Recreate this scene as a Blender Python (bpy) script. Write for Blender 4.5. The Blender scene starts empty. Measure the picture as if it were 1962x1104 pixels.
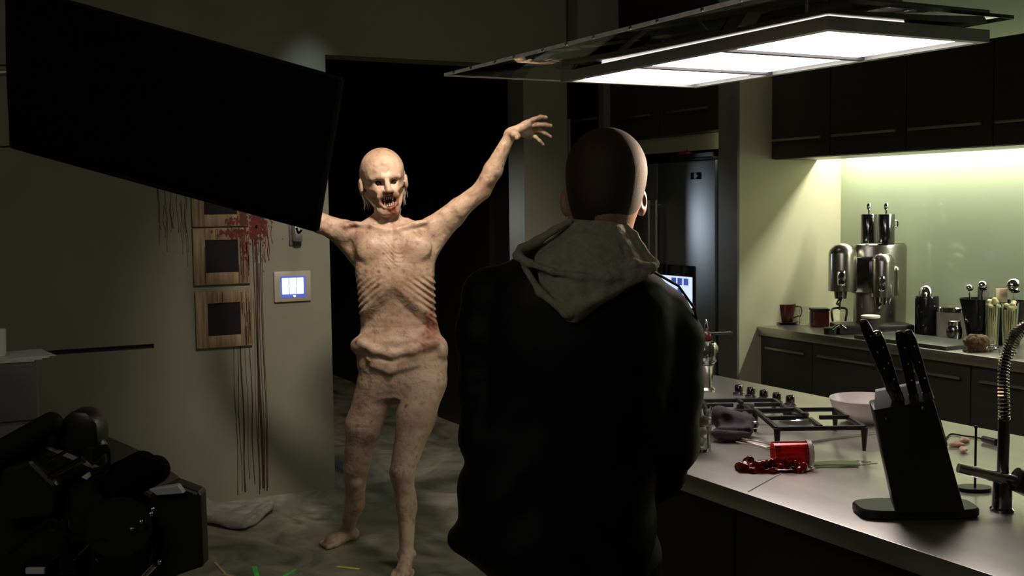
import bpy, bmesh, math, random
import numpy as np
from mathutils import Vector, Matrix
random.seed(7); rng = np.random.RandomState(5)
S = bpy.context.scene; COL = S.collection
R_ = math.radians
# ------------------------------------------------------------------ camera
FPX = 2200.0; YAW = R_(28); PIT = R_(4.13); ROL = R_(.7); EYE = 1.6
fwd = Vector((math.sin(YAW)*math.cos(PIT), math.cos(YAW)*math.cos(PIT), -math.sin(PIT)))
rt0 = Vector((math.cos(YAW), -math.sin(YAW), 0)); up0 = rt0.cross(fwd)
camR = math.cos(ROL)*rt0 - math.sin(ROL)*up0; camU = math.sin(ROL)*rt0 + math.cos(ROL)*up0
cd = bpy.data.cameras.new('camera'); cam = bpy.data.objects.new('camera', cd); COL.objects.link(cam)
cd.sensor_width = 36; cd.lens = FPX/1962*36; cd.clip_start = .05
M = Matrix((camR, camU, -fwd)).transposed().to_4x4(); M.translation = Vector((0, 0, EYE)); cam.matrix_world = M
S.camera = cam
S.view_settings.view_transform = 'Standard'; S.view_settings.look = 'None'
S.view_settings.exposure = 0.0; S.view_settings.gamma = 1.0; S.view_settings.use_curve_mapping = False
# ------------------------------------------------------------------ world, room lights and added fills
w = bpy.data.worlds.new('world'); S.world = w; w.use_nodes = True
w.node_tree.nodes['Background'].inputs[0].default_value = (.5, .52, .45, 1)
w.node_tree.nodes['Background'].inputs[1].default_value = .004
def light(name, kind, loc, target, power, color=(1, 1, 1), size=.2, size_y=None, cone=None, blend=.5, shape=None, spread=None):
    l = bpy.data.lights.new(name, kind); l.energy = power; l.color = color
    if kind == 'AREA':
        l.shape = 'RECTANGLE' if size_y else 'SQUARE'; l.size = size
        if size_y: l.size_y = size_y
        if spread: l.spread = R_(spread)
    else: l.shadow_soft_size = size
    if kind == 'SPOT': l.spot_size = R_(cone); l.spot_blend = blend
    o = bpy.data.objects.new(name, l); COL.objects.link(o); o.location = loc
    o.rotation_euler = (Vector(target)-Vector(loc)).to_track_quat('-Z', 'Y').to_euler()
    if tuple(target[:2]) == tuple(loc[:2]): o.rotation_euler = (0 if target[2] < loc[2] else math.pi, 0, 0)
    return o
light('key_spot', 'SPOT', (1.62, 3.5, 2.95), (2.05, 4.8, 1.90), 340, (1, .86, .72), .14, cone=54, blend=1)
light('wall_cool_spot', 'SPOT', (2.02, 5.86, 2.97), (2.06, 6.2, 1.6), 20, (.75, .9, 1), .04, cone=50, blend=1)
light('wall_fill_left', 'AREA', (.2, 3.6, 2.9), (.7, 6.2, .8), 5.2, (1, .93, .74), 1.2)  # added soft fill that lifts the left wall, not a room lamp
light('ceiling_soft_right', 'AREA', (3.3, 4.6, 2.9), (3.6, 6.2, 1.3), 1.0, (1, .95, .75), .5)
light('viewer_side_fill', 'AREA', (-.6, .9, 2.4), (1.6, 2.4, 1.5), 4.5, (1, .95, .85), .8)  # added fill for the hood and near things, no lamp there
light('splash_light_down', 'AREA', (4.645, 3.2, 1.95), (4.645, 3.2, 1), 42, (1, 1, .78), .05, 3.3)
light('splash_light_up', 'AREA', (4.645, 3.2, 2.02), (4.645, 3.2, 3), 9, (.95, 1, .74), .05, 3.3)
light('fridge_niche_lamp', 'POINT', (4.075, 5.115, 1.955), (4.08, 5.5, 1.9), .22, (1, .95, .62), .008)
light('hall_cool_light', 'SPOT', (1.50, 8.65, 1.75), (4.05, 5.53, 1.42), 150, (.80, .91, 1), .22, cone=11.5, blend=.5)
light('man_rim_spot', 'SPOT', (3.7, 2.62, 1.95), (1.37, 2.15, 1.66), 1150, (1, .74, .54), .10, cone=11, blend=1)  # added unseen spot that strengthens the rim on the man's head

# ------------------------------------------------------------------ helpers
def at(px, py, X=None, Y=None, z=None, d=None):
    v = fwd*FPX + camR*(px-981) + camU*(552-py)
    if X is not None: t = X/v.x
    elif Y is not None: t = Y/v.y
    elif z is not None: t = (z-EYE)/v.z
    else: t = d/(v.x*math.sin(YAW)+v.y*math.cos(YAW))
    return Vector((0, 0, EYE)) + v*t
def mat(name, c, rough=.6, metal=0, var=.12, scale=8, bump=0, bscale=40, c2=None, emit=None, es=0, trans=0, ior=1.45, spec=.5, coat=0, stretch=None, alpha=1, aniso=0):
    m = bpy.data.materials.new(name); m.use_nodes = True; nt = m.node_tree; b = nt.nodes['Principled BSDF']
    b.inputs['Roughness'].default_value = rough; b.inputs['Metallic'].default_value = metal
    b.inputs['Specular IOR Level'].default_value = spec; b.inputs['IOR'].default_value = ior
    b.inputs['Transmission Weight'].default_value = trans; b.inputs['Coat Weight'].default_value = coat
    b.inputs['Alpha'].default_value = alpha; b.inputs['Anisotropic'].default_value = aniso
    tc = nt.nodes.new('ShaderNodeTexCoord'); mp = nt.nodes.new('ShaderNodeMapping'); nt.links.new(tc.outputs['Object'], mp.inputs[0])
    if stretch: mp.inputs['Scale'].default_value = stretch
    n = nt.nodes.new('ShaderNodeTexNoise'); n.inputs['Scale'].default_value = scale; n.inputs['Detail'].default_value = 5
    nt.links.new(mp.outputs[0], n.inputs[0])
    r = nt.nodes.new('ShaderNodeValToRGB'); r.color_ramp.elements[0].position = .3; r.color_ramp.elements[1].position = .7
    c2 = c2 or tuple(min(1, v*(1-var*2)) for v in c)
    r.color_ramp.elements[0].color = (*c2, 1); r.color_ramp.elements[1].color = (*c, 1)
    nt.links.new(n.outputs[0], r.inputs[0]); nt.links.new(r.outputs[0], b.inputs['Base Color'])
    if bump:
        n2 = nt.nodes.new('ShaderNodeTexNoise'); n2.inputs['Scale'].default_value = bscale; n2.inputs['Detail'].default_value = 4
        nt.links.new(mp.outputs[0], n2.inputs[0])
        bp = nt.nodes.new('ShaderNodeBump'); bp.inputs['Strength'].default_value = bump; bp.inputs['Distance'].default_value = .01
        nt.links.new(n2.outputs[0], bp.inputs['Height']); nt.links.new(bp.outputs[0], b.inputs['Normal'])
    if emit: b.inputs['Emission Color'].default_value = (*emit, 1); b.inputs['Emission Strength'].default_value = es
    return m
MT = {}
def mk(k, *a, **kw): MT[k] = mat(k, *a, **kw); return MT[k]
mk('olive_wall', (.215, .207, .150), .7, var=.06, scale=3, bump=.05, bscale=120)
mk('cream_wall', (.50, .475, .34), .7, var=.04, scale=3)
mk('green_splash', (.42, .48, .34), .16, var=.03, scale=2, coat=.3)
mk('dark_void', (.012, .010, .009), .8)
mk('ceiling_paint', (.25, .25, .2), .8)
mk('black_cloth', (.006, .005, .006), .95, var=.2, scale=30, bump=.2, bscale=200, spec=.1)
mk('black_plastic', (.018, .018, .018), .35, bump=.05, bscale=300)
mk('black_gloss', (.01, .01, .012), .12)
mk('rubber', (.01, .01, .01), .75, spec=.2)
mk('cab_dark', (.036, .032, .026), .38, var=.1, scale=3, stretch=(1, .3, 6))
mk('cab_dark_low', (.055, .052, .044), .4, var=.1, scale=3, stretch=(1, .3, 6))
mk('cab_brown', (.016, .011, .009), .45, var=.15, scale=3, stretch=(1, 1, 6))
mk('trim_grey', (.16, .16, .14), .5)
mk('handle_steel', (.50, .49, .46), .35, 1, var=.05)
mk('steel', (.55, .54, .52), .3, 1, var=.08, scale=14, stretch=(1, 14, 1), bump=.03, bscale=60)
mk('steel_top', (.74, .70, .64), .34, .9, var=.10, scale=5, stretch=(2, .6, 1), bump=.04, bscale=14)
mk('fridge_steel', (.36, .385, .41), .42, 1, var=.03, scale=3, stretch=(1, 1, .2))
mk('chrome', (.8, .8, .8), .08, 1, var=.02)
mk('dark_chrome', (.25, .24, .25), .16, 1, var=.05)
mk('machine_steel', (.42, .40, .36), .25, 1, var=.05)
mk('cast_iron', (.035, .034, .036), .42, .3, bump=.2, bscale=150)
mk('glass', (.92, .97, .94), .02, trans=1, var=0)
mk('grey_plastic', (.09, .09, .095), .5)
mk('hood_paint', (.42, .44, .40), .4)
mk('glass_glint', (.95, .97, .97), .3, var=.15, scale=25)
mk('knife_black', (.03, .03, .035), .18, .5)
mk('paper', (.62, .63, .6), .8, var=.05)
mk('skin', (.42, .24, .165), .5)
mk('hair_brown', (.038, .020, .011), .7, scale=300, bump=.15, bscale=500)
mk('jacket', (.011, .009, .010), .55, var=.3, scale=12, bump=.35, bscale=9, spec=.22)
mk('jacket_seam', (.03, .026, .027), .4)
mk('hoodie', (.36, .34, .26), .9, var=.15, scale=60, bump=.3, bscale=140, spec=.15)
mk('trousers', (.05, .047, .042), .85, bump=.2, bscale=60)
mk('blood', (.15, .016, .012), .4, var=.3, scale=30)
mk('dry_blood', (.060, .024, .015), .6, var=.25, scale=30)
mk('frame_wood', (.27, .205, .115), .6, c2=(.15, .08, .045), scale=9, stretch=(8, 1, .6))
mk('print_dark', (.012, .012, .020), .6, c2=(.02, .014, .012), scale=20, spec=.1)
mk('screen_blue', (.1, .14, .6), .4, emit=(.12, .2, 1.0), es=.35)
mk('screen_white', (.7, .8, 1), .4, emit=(.66, .8, 1), es=1.0)
mk('screen_pale', (.7, .8, 1), .4, emit=(.5, .6, 1), es=.7)
mk('screen_yellow', (.9, .9, .4), .4, emit=(1, 1, .45), es=1)
mk('light_panel', (.9, .88, .86), .5, emit=(1, .90, .88), es=6.5)
mk('strip_glow', (.9, .9, .8), .5, emit=(1, .93, .9), es=1.3)
mk('towel', (.30, .29, .25), .95, bump=.5, bscale=90, var=.15, scale=20)
mk('red_glass', (.9, .05, .03), .05, trans=.85, var=.05, coat=.5)
mk('red_jelly', (.55, .01, .008), .08, trans=.35, var=.5, scale=40, coat=.5)
mk('green_herb', (.16, .26, .07), .6)
mk('herb_pale', (.5, .6, .33), .6)
mk('tape_green', (.12, .95, .20), .6)
mk('tape_lime', (.75, .90, .12), .6)
mk('straw', (.75, .58, .36), .6)
mk('white_ceramic', (.72, .64, .60), .3, var=.03)
mk('pink_meat', (.55, .25, .18), .45, c2=(.75, .5, .4), scale=30)
mk('red_mug', (.10, .018, .016), .25)
mk('paper_cup', (.06, .05, .05), .5)
mk('cup_rim', (.85, .8, .7), .6)
mk('cream_tin', (.42, .38, .31), .4)
mk('brown_bread', (.15, .075, .025), .7, c2=(.05, .022, .008), scale=60, bump=.8, bscale=70)
mk('pasta', (.75, .66, .38), .6)
mk('glove_grey', (.075, .065, .075), .85, bump=.3, bscale=60)
mk('teeth', (.45, .40, .30), .35)
mk('gum', (.12, .02, .015), .3)
mk('eye_dark', (.02, .014, .01), .2)
mk('wisp_hair', (.45, .42, .36), .7)
mk('red_box', (.40, .02, .03), .5)
mk('board_slate', (.05, .055, .045), .4, bump=.1)
mk('reflective', (.62, .62, .58), .25)

# floor: grey green slate with pale clouds
m = MT['floor'] = mat('floor', (.40, .365, .27), .42, c2=(.095, .112, .08), scale=3.4, bump=.12, bscale=9, stretch=(1.1, .75, 1))
nt = m.node_tree; b = nt.nodes['Principled BSDF']; nz = [n for n in nt.nodes if n.type == 'TEX_NOISE'][0]; nz.inputs['Distortion'].default_value = 1.6; nz.inputs['Detail'].default_value = 9
rf = [n for n in nt.nodes if n.type == 'VALTORGB'][0]; rf.color_ramp.elements[0].position = .33; rf.color_ramp.elements[1].position = .72
# creature skin : mottled, veined, with blood from a colour attribute that marks stains
m = MT['creature_skin'] = mat('creature_skin', (.54, .385, .275), .46, c2=(.27, .15, .09), scale=7, bump=.7, bscale=26, spec=.45)
nt = m.node_tree; b = nt.nodes['Principled BSDF']
r1 = [n for n in nt.nodes if n.type == 'VALTORGB'][0]
r1.color_ramp.elements[0].position = .22; r1.color_ramp.elements[1].position = .56
n3 = nt.nodes.new('ShaderNodeTexNoise'); n3.inputs['Scale'].default_value = 38; n3.inputs['Detail'].default_value = 6
r3 = nt.nodes.new('ShaderNodeValToRGB'); r3.color_ramp.elements[0].position = .28; r3.color_ramp.elements[0].color = (.62, .45, .40, 1); r3.color_ramp.elements[1].position = .46; r3.color_ramp.elements[1].color = (1, 1, 1, 1)
mm = nt.nodes.new('ShaderNodeMix'); mm.data_type = 'RGBA'; mm.blend_type = 'MULTIPLY'; mm.inputs[0].default_value = .8
at_ = nt.nodes.new('ShaderNodeVertexColor'); at_.layer_name = 'stain'
m2 = nt.nodes.new('ShaderNodeMix'); m2.data_type = 'RGBA'; m2.inputs[7].default_value = (.17, .012, .008, 1)
tc = [n for n in nt.nodes if n.type == 'TEX_COORD'][0]; nt.links.new(tc.outputs['Object'], n3.inputs[0])
nt.links.new(n3.outputs[0], r3.inputs[0]); nt.links.new(r1.outputs[0], mm.inputs[6]); nt.links.new(r3.outputs[0], mm.inputs[7])
sep = nt.nodes.new('ShaderNodeSeparateColor'); nt.links.new(at_.outputs[0], sep.inputs[0])
nt.links.new(sep.outputs[0], m2.inputs[0]); nt.links.new(mm.outputs[2], m2.inputs[6]); nt.links.new(m2.outputs[2], b.inputs['Base Color'])
b.inputs['Subsurface Weight'].default_value = .08; b.inputs['Subsurface Radius'].default_value = (.02, .01, .006)

class MB:
    def __init__(s): s.bm = bmesh.new()
    def _bev(s, vs, bev, seg=2):
        if bev > 0:
            es = {e for v in vs for e in v.link_edges}
            bmesh.ops.bevel(s.bm, geom=list(es), offset=bev, segments=seg, affect='EDGES', profile=.5)
    def box(s, a, b, bev=0, rot=None, seg=2):
        a, b = Vector(a), Vector(b); c = (a+b)/2; d = b-a
        T = Matrix.Translation(c) @ (rot.to_4x4() if rot else Matrix()) @ Matrix.Diagonal((abs(d.x), abs(d.y), abs(d.z), 1))
        r = bmesh.ops.create_cube(s.bm, size=1, matrix=T); s._bev(r['verts'], bev, seg); return s
    def cyl(s, p, q, r0, r1=None, n=24, caps=True, bev=0):
        p, q = Vector(p), Vector(q); r1 = r0 if r1 is None else r1; d = q-p
        T = Matrix.Translation((p+q)/2) @ d.to_track_quat('Z', 'Y').to_matrix().to_4x4()
        bmesh.ops.create_cone(s.bm, cap_ends=caps, segments=n, radius1=r0, radius2=r1, depth=d.length, matrix=T); return s
    def ball(s, c, r, n=20, sc=(1, 1, 1)):
        bmesh.ops.create_uvsphere(s.bm, u_segments=n, v_segments=n//2+2, radius=r, matrix=Matrix.Translation(c) @ Matrix.Diagonal((*sc, 1))); return s
    def lathe(s, prof, c=(0, 0, 0), n=32, T=None):
        c = Vector(c); T = T or Matrix(); rings = []
        for r, z in prof:
            if r < 1e-5: rings.append([s.bm.verts.new(c + T @ Vector((0, 0, z)))])
            else: rings.append([s.bm.verts.new(c + T @ Vector((r*math.cos(2*math.pi*i/n), r*math.sin(2*math.pi*i/n), z))) for i in range(n)])
        for A, B in zip(rings, rings[1:]):
            for i in range(n):
                j = (i+1) % n
                f = [A[i % len(A)], A[j % len(A)], B[j % len(B)], B[i % len(B)]]
                u = []
                for v in f:
                    if v not in u: u.append(v)
                if len(u) > 2: s.bm.faces.new(u)
        return s
    def tube(s, pts, r, n=8):
        pts = [Vector(p) for p in pts]; rr = r if isinstance(r, (list, tuple)) else [r]*len(pts); rings = []; nrm = None
        for i, p in enumerate(pts):
            t = (pts[min(i+1, len(pts)-1)]-pts[max(i-1, 0)]).normalized()
            if nrm is None: nrm = t.orthogonal().normalized()
            nrm = (nrm - t*nrm.dot(t)).normalized(); bn = t.cross(nrm)
            rings.append([s.bm.verts.new(p + (nrm*math.cos(2*math.pi*k/n)+bn*math.sin(2*math.pi*k/n))*rr[i]) for k in range(n)])
        for A, B in zip(rings, rings[1:]):
            for k in range(n): s.bm.faces.new((A[k], A[(k+1) % n], B[(k+1) % n], B[k]))
        s.bm.faces.new(rings[0][::-1]); s.bm.faces.new(rings[-1]); return s
    def prism(s, poly, off, bev=0):
        off = Vector(off); A = [s.bm.verts.new(Vector(p)) for p in poly]; B = [s.bm.verts.new(Vector(p)+off) for p in poly]; n = len(A)
        s.bm.faces.new(A[::-1]); s.bm.faces.new(B)
        for i in range(n): s.bm.faces.new((A[i], A[(i+1) % n], B[(i+1) % n], B[i]))
        s._bev(A+B, bev); return s
    def build(s, name, m, parent=None, smooth=True, sub=0):
        bmesh.ops.recalc_face_normals(s.bm, faces=s.bm.faces)
        me = bpy.data.meshes.new(name); s.bm.to_mesh(me); s.bm.free()
        me.materials.append(MT[m] if isinstance(m, str) else m)
        if smooth:
            for p in me.polygons: p.use_smooth = True
            me.set_sharp_from_angle(angle=R_(38))
        o = bpy.data.objects.new(name, me); COL.objects.link(o)
        if parent: o.parent = parent
        if sub:
            md = o.modifiers.new('sub', 'SUBSURF'); md.levels = sub; md.render_levels = sub
        return o
def tag(o, label, cat, group=None, kind=None):
    o['label'] = label; o['category'] = cat
    if group: o['group'] = group
    if kind: o['kind'] = kind
    return o
def thing(name, label, cat, loc=(0, 0, 0), rz=0, group=None):
    o = bpy.data.objects.new(name, None); COL.objects.link(o); o.location = loc; o.rotation_euler.z = rz
    return tag(o, label, cat, group)
def struct(name, mb, m, smooth=False):
    o = mb.build(name, m, None, smooth); o['kind'] = 'structure'; return o
def place(o, loc, rz=0): o.location = loc; o.rotation_euler.z = rz; return o
def spline(pts, n=8):
    P = [Vector(p) for p in pts]; out = []
    for i in range(len(P)-1):
        p0, p1, p2, p3 = P[max(i-1, 0)], P[i], P[i+1], P[min(i+2, len(P)-1)]
        for k in range(n):
            t = k/n; out.append(.5*((2*p1)+(p2-p0)*t+(2*p0-5*p1+4*p2-p3)*t*t+(3*p1-p0-3*p2+p3)*t**3))
    return out+[P[-1]]

# ------------------------------------------------------------------ implicit surfaces meshed with surface nets
class SDF:
    def __init__(s, lo, hi, h):
        s.lo = np.array(lo, float); s.h = h; s.n = np.ceil((np.array(hi)-s.lo)/h).astype(int)+1
        s.F = np.full(s.n, .5, np.float32); s.ax = [(s.lo[i]+h*np.arange(s.n[i])).astype(np.float32) for i in range(3)]
    def reg(s, lo, hi):
        a = np.clip(((np.array(lo)-s.lo)/s.h).astype(int), 0, s.n); b_ = np.clip(((np.array(hi)-s.lo)/s.h).astype(int)+2, 0, s.n)
        sl = tuple(slice(a[i], b_[i]) for i in range(3))
        return sl, np.ix_(s.ax[0][sl[0]], s.ax[1][sl[1]], s.ax[2][sl[2]])
    def put(s, sl, d, k, sub=False):
        f = s.F[sl]
        if f.size == 0: return
        if sub:
            h_ = np.clip(.5-.5*(f+d)/k, 0, 1); s.F[sl] = f*(1-h_)-d*h_+k*h_*(1-h_)
        else:
            h_ = np.clip(.5+.5*(d-f)/k, 0, 1); s.F[sl] = d*(1-h_)+f*h_-k*h_*(1-h_)
    def cap(s, a, b, r0, r1=None, k=.01, sub=False):
        r1 = r0 if r1 is None else r1; a = np.array(a, float); b = np.array(b, float); m_ = max(r0, r1)+k+.03
        sl, (x, y, z) = s.reg(np.minimum(a, b)-m_, np.maximum(a, b)+m_); ab = b-a
        t = np.clip(((x-a[0])*ab[0]+(y-a[1])*ab[1]+(z-a[2])*ab[2])/max(ab@ab, 1e-9), 0, 1)
        d = np.sqrt((x-a[0]-t*ab[0])**2+(y-a[1]-t*ab[1])**2+(z-a[2]-t*ab[2])**2)-(r0+(r1-r0)*t); s.put(sl, d, k, sub)
    def chain(s, pts, rs, k=.01, sub=False):
        for i in range(len(pts)-1): s.cap(pts[i], pts[i+1], rs[i], rs[i+1], k, sub)
    def ell(s, c, r, k=.01, sub=False, R=None):
        c = np.array(c, float); m_ = max(r)+k+.03; sl, (x, y, z) = s.reg(c-m_, c+m_); x = x-c[0]; y = y-c[1]; z = z-c[2]
        if R is not None:
            R = np.array(R); x, y, z = (R[0, 0]*x+R[1, 0]*y+R[2, 0]*z, R[0, 1]*x+R[1, 1]*y+R[2, 1]*z, R[0, 2]*x+R[1, 2]*y+R[2, 2]*z)
        k0 = np.sqrt((x/r[0])**2+(y/r[1])**2+(z/r[2])**2); k1 = np.sqrt((x/r[0]**2)**2+(y/r[1]**2)**2+(z/r[2]**2)**2)
        s.put(sl, k0*(k0-1)/np.maximum(k1, 1e-6), k, sub)
    def loft(s, rows, k=.01, n=2.3, disp=None):
        # rows: z, x0, x1, front y, back y
        rows = sorted(rows); A = np.array(rows); zl, zh = A[0, 0], A[-1, 0]; m_ = k+.03
        sl, (x, y, z) = s.reg((A[:, 1].min()-m_, A[:, 3].min()-m_, zl-m_), (A[:, 2].max()+m_, A[:, 4].max()+m_, zh+m_))
        zc = np.clip(z.ravel(), zl, zh)
        def ip(c):
            v = np.interp(zc, A[:, 0], A[:, c]); kk = max(1, int(.012/s.h)); p = np.pad(v, kk, 'edge'); return np.convolve(p, np.ones(2*kk+1)/(2*kk+1), 'valid').reshape(1, 1, -1)
        x0, x1, y0, y1 = ip(1), ip(2), ip(3), ip(4)
        cx, cy, a, b_ = (x0+x1)/2, (y0+y1)/2, np.maximum((x1-x0)/2, .004), np.maximum((y1-y0)/2, .004)
        q = (np.abs((x-cx)/a)**n+np.abs((y-cy)/b_)**n)**(1/n); d = (q-1)*np.minimum(a, b_)
        dz = np.maximum(zl-z, z-zh); d = np.where(dz > 0, np.sqrt(np.maximum(d, 0)**2+dz**2)+np.minimum(np.maximum(d, dz), 0), np.maximum(d, dz*1.0))
        if disp: d = d+disp(x, y, z)
        s.put(sl, d.astype(np.float32), k)
    def mesh(s, name, m, parent=None, smooth_iter=1):
        F = s.F; I = F < 0; n = F.shape
        c = sum(I[i:n[0]-1+i, j:n[1]-1+j, k:n[2]-1+k].astype(np.int8) for i in (0, 1) for j in (0, 1) for k in (0, 1))
        act = np.argwhere((c > 0) & (c < 8)); idx = np.full(c.shape, -1, np.int32); idx[tuple(act.T)] = np.arange(len(act))
        acc = np.zeros((len(act), 3)); cnt = np.zeros(len(act))
        for ax in range(3):
            for o1 in (0, 1):
                for o2 in (0, 1):
                    o = [0, 0, 0]; oo = [i for i in range(3) if i != ax]; o[oo[0]] = o1; o[oo[1]] = o2; p = act+o; q = p.copy(); q[:, ax] += 1
                    f0 = F[tuple(p.T)].astype(float); f1 = F[tuple(q.T)].astype(float); cr = (f0 < 0) != (f1 < 0)
                    t = np.where(cr, f0/np.where(f0 == f1, 1, f0-f1), 0); v = p.astype(float); v[:, ax] += t
                    acc[cr] += v[cr]; cnt[cr] += 1
        V = s.lo+s.h*acc/cnt[:, None]; faces = []
        for ax in range(3):
            u, v_ = [(1, 2), (2, 0), (0, 1)][ax]; sa = [slice(None)]*3; sb = [slice(None)]*3; sa[ax] = slice(0, -1); sb[ax] = slice(1, None)
            ch = np.argwhere(I[tuple(sa)] != I[tuple(sb)]); ok = (ch[:, u] > 0) & (ch[:, v_] > 0) & (ch[:, u] < n[u]-1) & (ch[:, v_] < n[v_]-1); ch = ch[ok]
            fl = I[tuple(ch.T)]; q = []
            for du, dv in ((-1, -1), (0, -1), (0, 0), (-1, 0)):
                e = ch.copy(); e[:, u] += du; e[:, v_] += dv; q.append(idx[tuple(e.T)])
            q = np.stack(q, 1); q[~fl] = q[~fl][:, ::-1]; faces.append(q)
        Q = np.concatenate(faces); Q = Q[(Q >= 0).all(1)]
        for _ in range(smooth_iter):
            sm = np.zeros_like(V); ct = np.zeros(len(V))
            for a, b_ in ((0, 1), (1, 2), (2, 3), (3, 0)):
                for p, q in ((a, b_), (b_, a)):
                    for i in range(3): sm[:, i] += np.bincount(Q[:, p], V[Q[:, q], i], len(V))
                    ct += np.bincount(Q[:, p], minlength=len(V))
            V = .5*V+.5*sm/np.maximum(ct, 1)[:, None]
        me = bpy.data.meshes.new(name); me.vertices.add(len(V)); me.vertices.foreach_set('co', V.astype(np.float32).ravel())
        me.loops.add(Q.size); me.loops.foreach_set('vertex_index', Q.astype(np.int32).ravel())
        me.polygons.add(len(Q)); me.polygons.foreach_set('loop_start', np.arange(0, Q.size, 4, dtype=np.int32))
        me.update(calc_edges=True); me.validate(); me.polygons.foreach_set('use_smooth', np.ones(len(me.polygons), bool))
        me.materials.append(MT[m] if isinstance(m, str) else m)
        o = bpy.data.objects.new(name, me); COL.objects.link(o)
        if parent: o.parent = parent
        return o, V

# ------------------------------------------------------------------ room shell
YW = 6.2; H = 3.0
struct('floor', MB().box((-2.6, -1.6, -.06), (6.4, 12, 0)), 'floor')
struct('ceiling', MB().box((-2.6, -1.6, H), (6.4, 12, H+.06)), 'ceiling_paint')
wb = MB().box((-2.6, YW, 0), (2.135, YW+.2, H)).box((2.135, YW, 2.45), (3.39, YW+.2, H)).box((3.39, YW, 0), (3.70, YW+.2, H))
struct('wall_back', wb, 'olive_wall')
struct('wall_left', MB().box((-2.66, -1.6, 0), (-2.6, 12, H)), 'olive_wall')
struct('wall_front', MB().box((-2.6, -1.66, 0), (6.4, -1.6, H)), 'olive_wall')
struct('wall_right', MB().box((4.73, -1.6, 0), (4.85, 4.9, H)), 'green_splash')
struct('wall_partition', MB().box((4.0, 4.9, 0), (4.85, 5.06, H)), 'cream_wall')
struct('wall_niche', MB().box((4.85, 4.9, 0), (4.95, 7.6, H)).box((3.7, 7.5, 0), (4.95, 7.6, H)), 'cream_wall')
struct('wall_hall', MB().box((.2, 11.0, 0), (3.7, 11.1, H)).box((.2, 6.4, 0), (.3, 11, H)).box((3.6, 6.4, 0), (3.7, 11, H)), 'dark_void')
struct('wall_soffit', MB().box((3.72, 6.1, 2.46), (4.84, 7.5, H-.01)), 'olive_wall')
# dark sliding door leaf inside the opening
struct('door_1', MB().box((3.55, 7.0, 0.005), (3.599, 7.9, 2.1)), 'cab_brown')
struct('trim_5', MB().box((3.985, 4.899, 0), (3.9995, 5.061, H-.001)), 'trim_grey')  # grey sheet added to darken the partition's end face
# flush panel on left of back wall, with a shadow groove
pa = at(0, 600, Y=YW-.03).x; pz = .885
struct('trim_1', MB().box((-2.59, YW-.028, .0), (1.19, YW-.001, pz-.012)).box((-2.59, YW-.028, pz+.012), (1.19, YW-.001, 2.6)).box((1.15, YW-.028, pz-.012), (1.19, YW-.001, pz+.012)), 'olive_wall')
struct('trim_2', MB().box((.2, YW-.006, pz-.012), (1.15, YW-.001, pz+.012)), 'dark_void')  # near-black strip puts the groove's shade into the colour
struct('trim_3', MB().box((3.97, 6.2, 0), (4.02, 6.26, 2.45)), 'trim_grey')
struct('trim_4', MB().box((3.70, 6.185, 0), (3.715, 6.20, 2.13)), 'trim_grey')

# ------------------------------------------------------------------ fitted kitchen
def cupboard(name, label, lo, hi, hx, hz, group, m='cab_dark', hy=None, second=None):
    t = thing(name, label, 'cabinet', (lo[0], lo[1], lo[2]), 0, group); D = Vector(hi)-Vector(lo)
    MB().box((.02, 0.001, 0), (D.x, D.y-.001, D.z)).build('body', m, t, False)
    dr = MB().box((0, .0025, .003), (.0195, D.y-.0025, D.z-.003), .001).build('door', m, t, False)
    a, b_ = hy if hy else (.05, D.y-.05)
    h = MB().box((-.026, a, hz-lo[2]-.006), (-.014, b_, hz-lo[2]+.006), .002)
    for yy in (a+.02, b_-.02): h.box((-.015, yy-.005, hz-lo[2]-.004), (.002, yy+.005, hz-lo[2]+.004))
    h.build('handle', 'handle_steel', dr)
    return t
ups = [(4.455, 4.899), (3.95, 4.453), (3.46, 3.948), (2.96, 3.458), (2.46, 2.958), (1.96, 2.458)]
nm = ['farthest left, beside the column', 'second from the column', 'third from the column', 'at the right edge of the picture', 'beyond the right edge of the picture', 'last unit near the viewer']
for (a, b_), s_ in zip(ups[:4], nm):
    cupboard('wall_cupboard', 'dark wall cupboard with long steel bar handle, '+s_, (4.22, a, 1.83), (4.55, b_, 2.30), 4.22, 1.932, 'dark wall cupboards over the lit green splashback', hy=(.045, b_-a-.03))
los = [(4.495, 4.899), (4.0, 4.493), (3.495, 3.998), (2.99, 3.493), (2.485, 2.988), (1.98, 2.483)]
nm = ['farthest left beside the partition', 'second from the partition', 'third from the partition', 'right of the knife block', 'behind the spring tap']
for (a, b_), s_ in zip(los[:5], nm):
    cupboard('base_cupboard', 'dark brown base cupboard under the back counter, '+s_, (4.15, a, .1), (4.70, b_, .872), 4.15, .808, 'dark base cupboards under the back counter', 'cab_dark_low', hy=(.04, b_-a-.06))
tag(MB().box((4.20, 2.485, .001), (4.70, 4.899, .098)).build('plinth', 'black_plastic', None, False), 'black recessed plinth below the dark base cupboards', 'plinth')
tag(MB().box((4.125, 1.9, .873), (4.729, 4.899, .92), .002).build('worktop', 'steel', None), 'brushed steel worktop along the green splashback wall', 'worktop')
for i, (a, b_) in enumerate([(5.10, 5.66), (5.665, 6.19)]):
    cupboard('high_cupboard', 'dark cupboard high above the fridge, '+['nearer the column', 'behind the head of the man in black'][i], (4.02, a, 2.0), (4.6, b_, 2.44), 4.02, 2.13, 'dark cupboards above the fridge', hy=(.08, b_-a-.08))
tag(MB().box((4.02, 5.07, 2.445), (4.6, 6.19, 2.99)).build('filler_panel', 'cab_brown', None, False), 'dark brown filler panel above the cupboards over the fridge', 'panel')
t = thing('tall_cupboard', 'tall dark cupboard right of the raised hand, with thin light outline', 'cabinet', (3.97, 6.27, 0))
MB().box((.02, 0, .0), (.6, .64, 2.44)).build('body', 'cab_brown', t, False)
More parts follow.
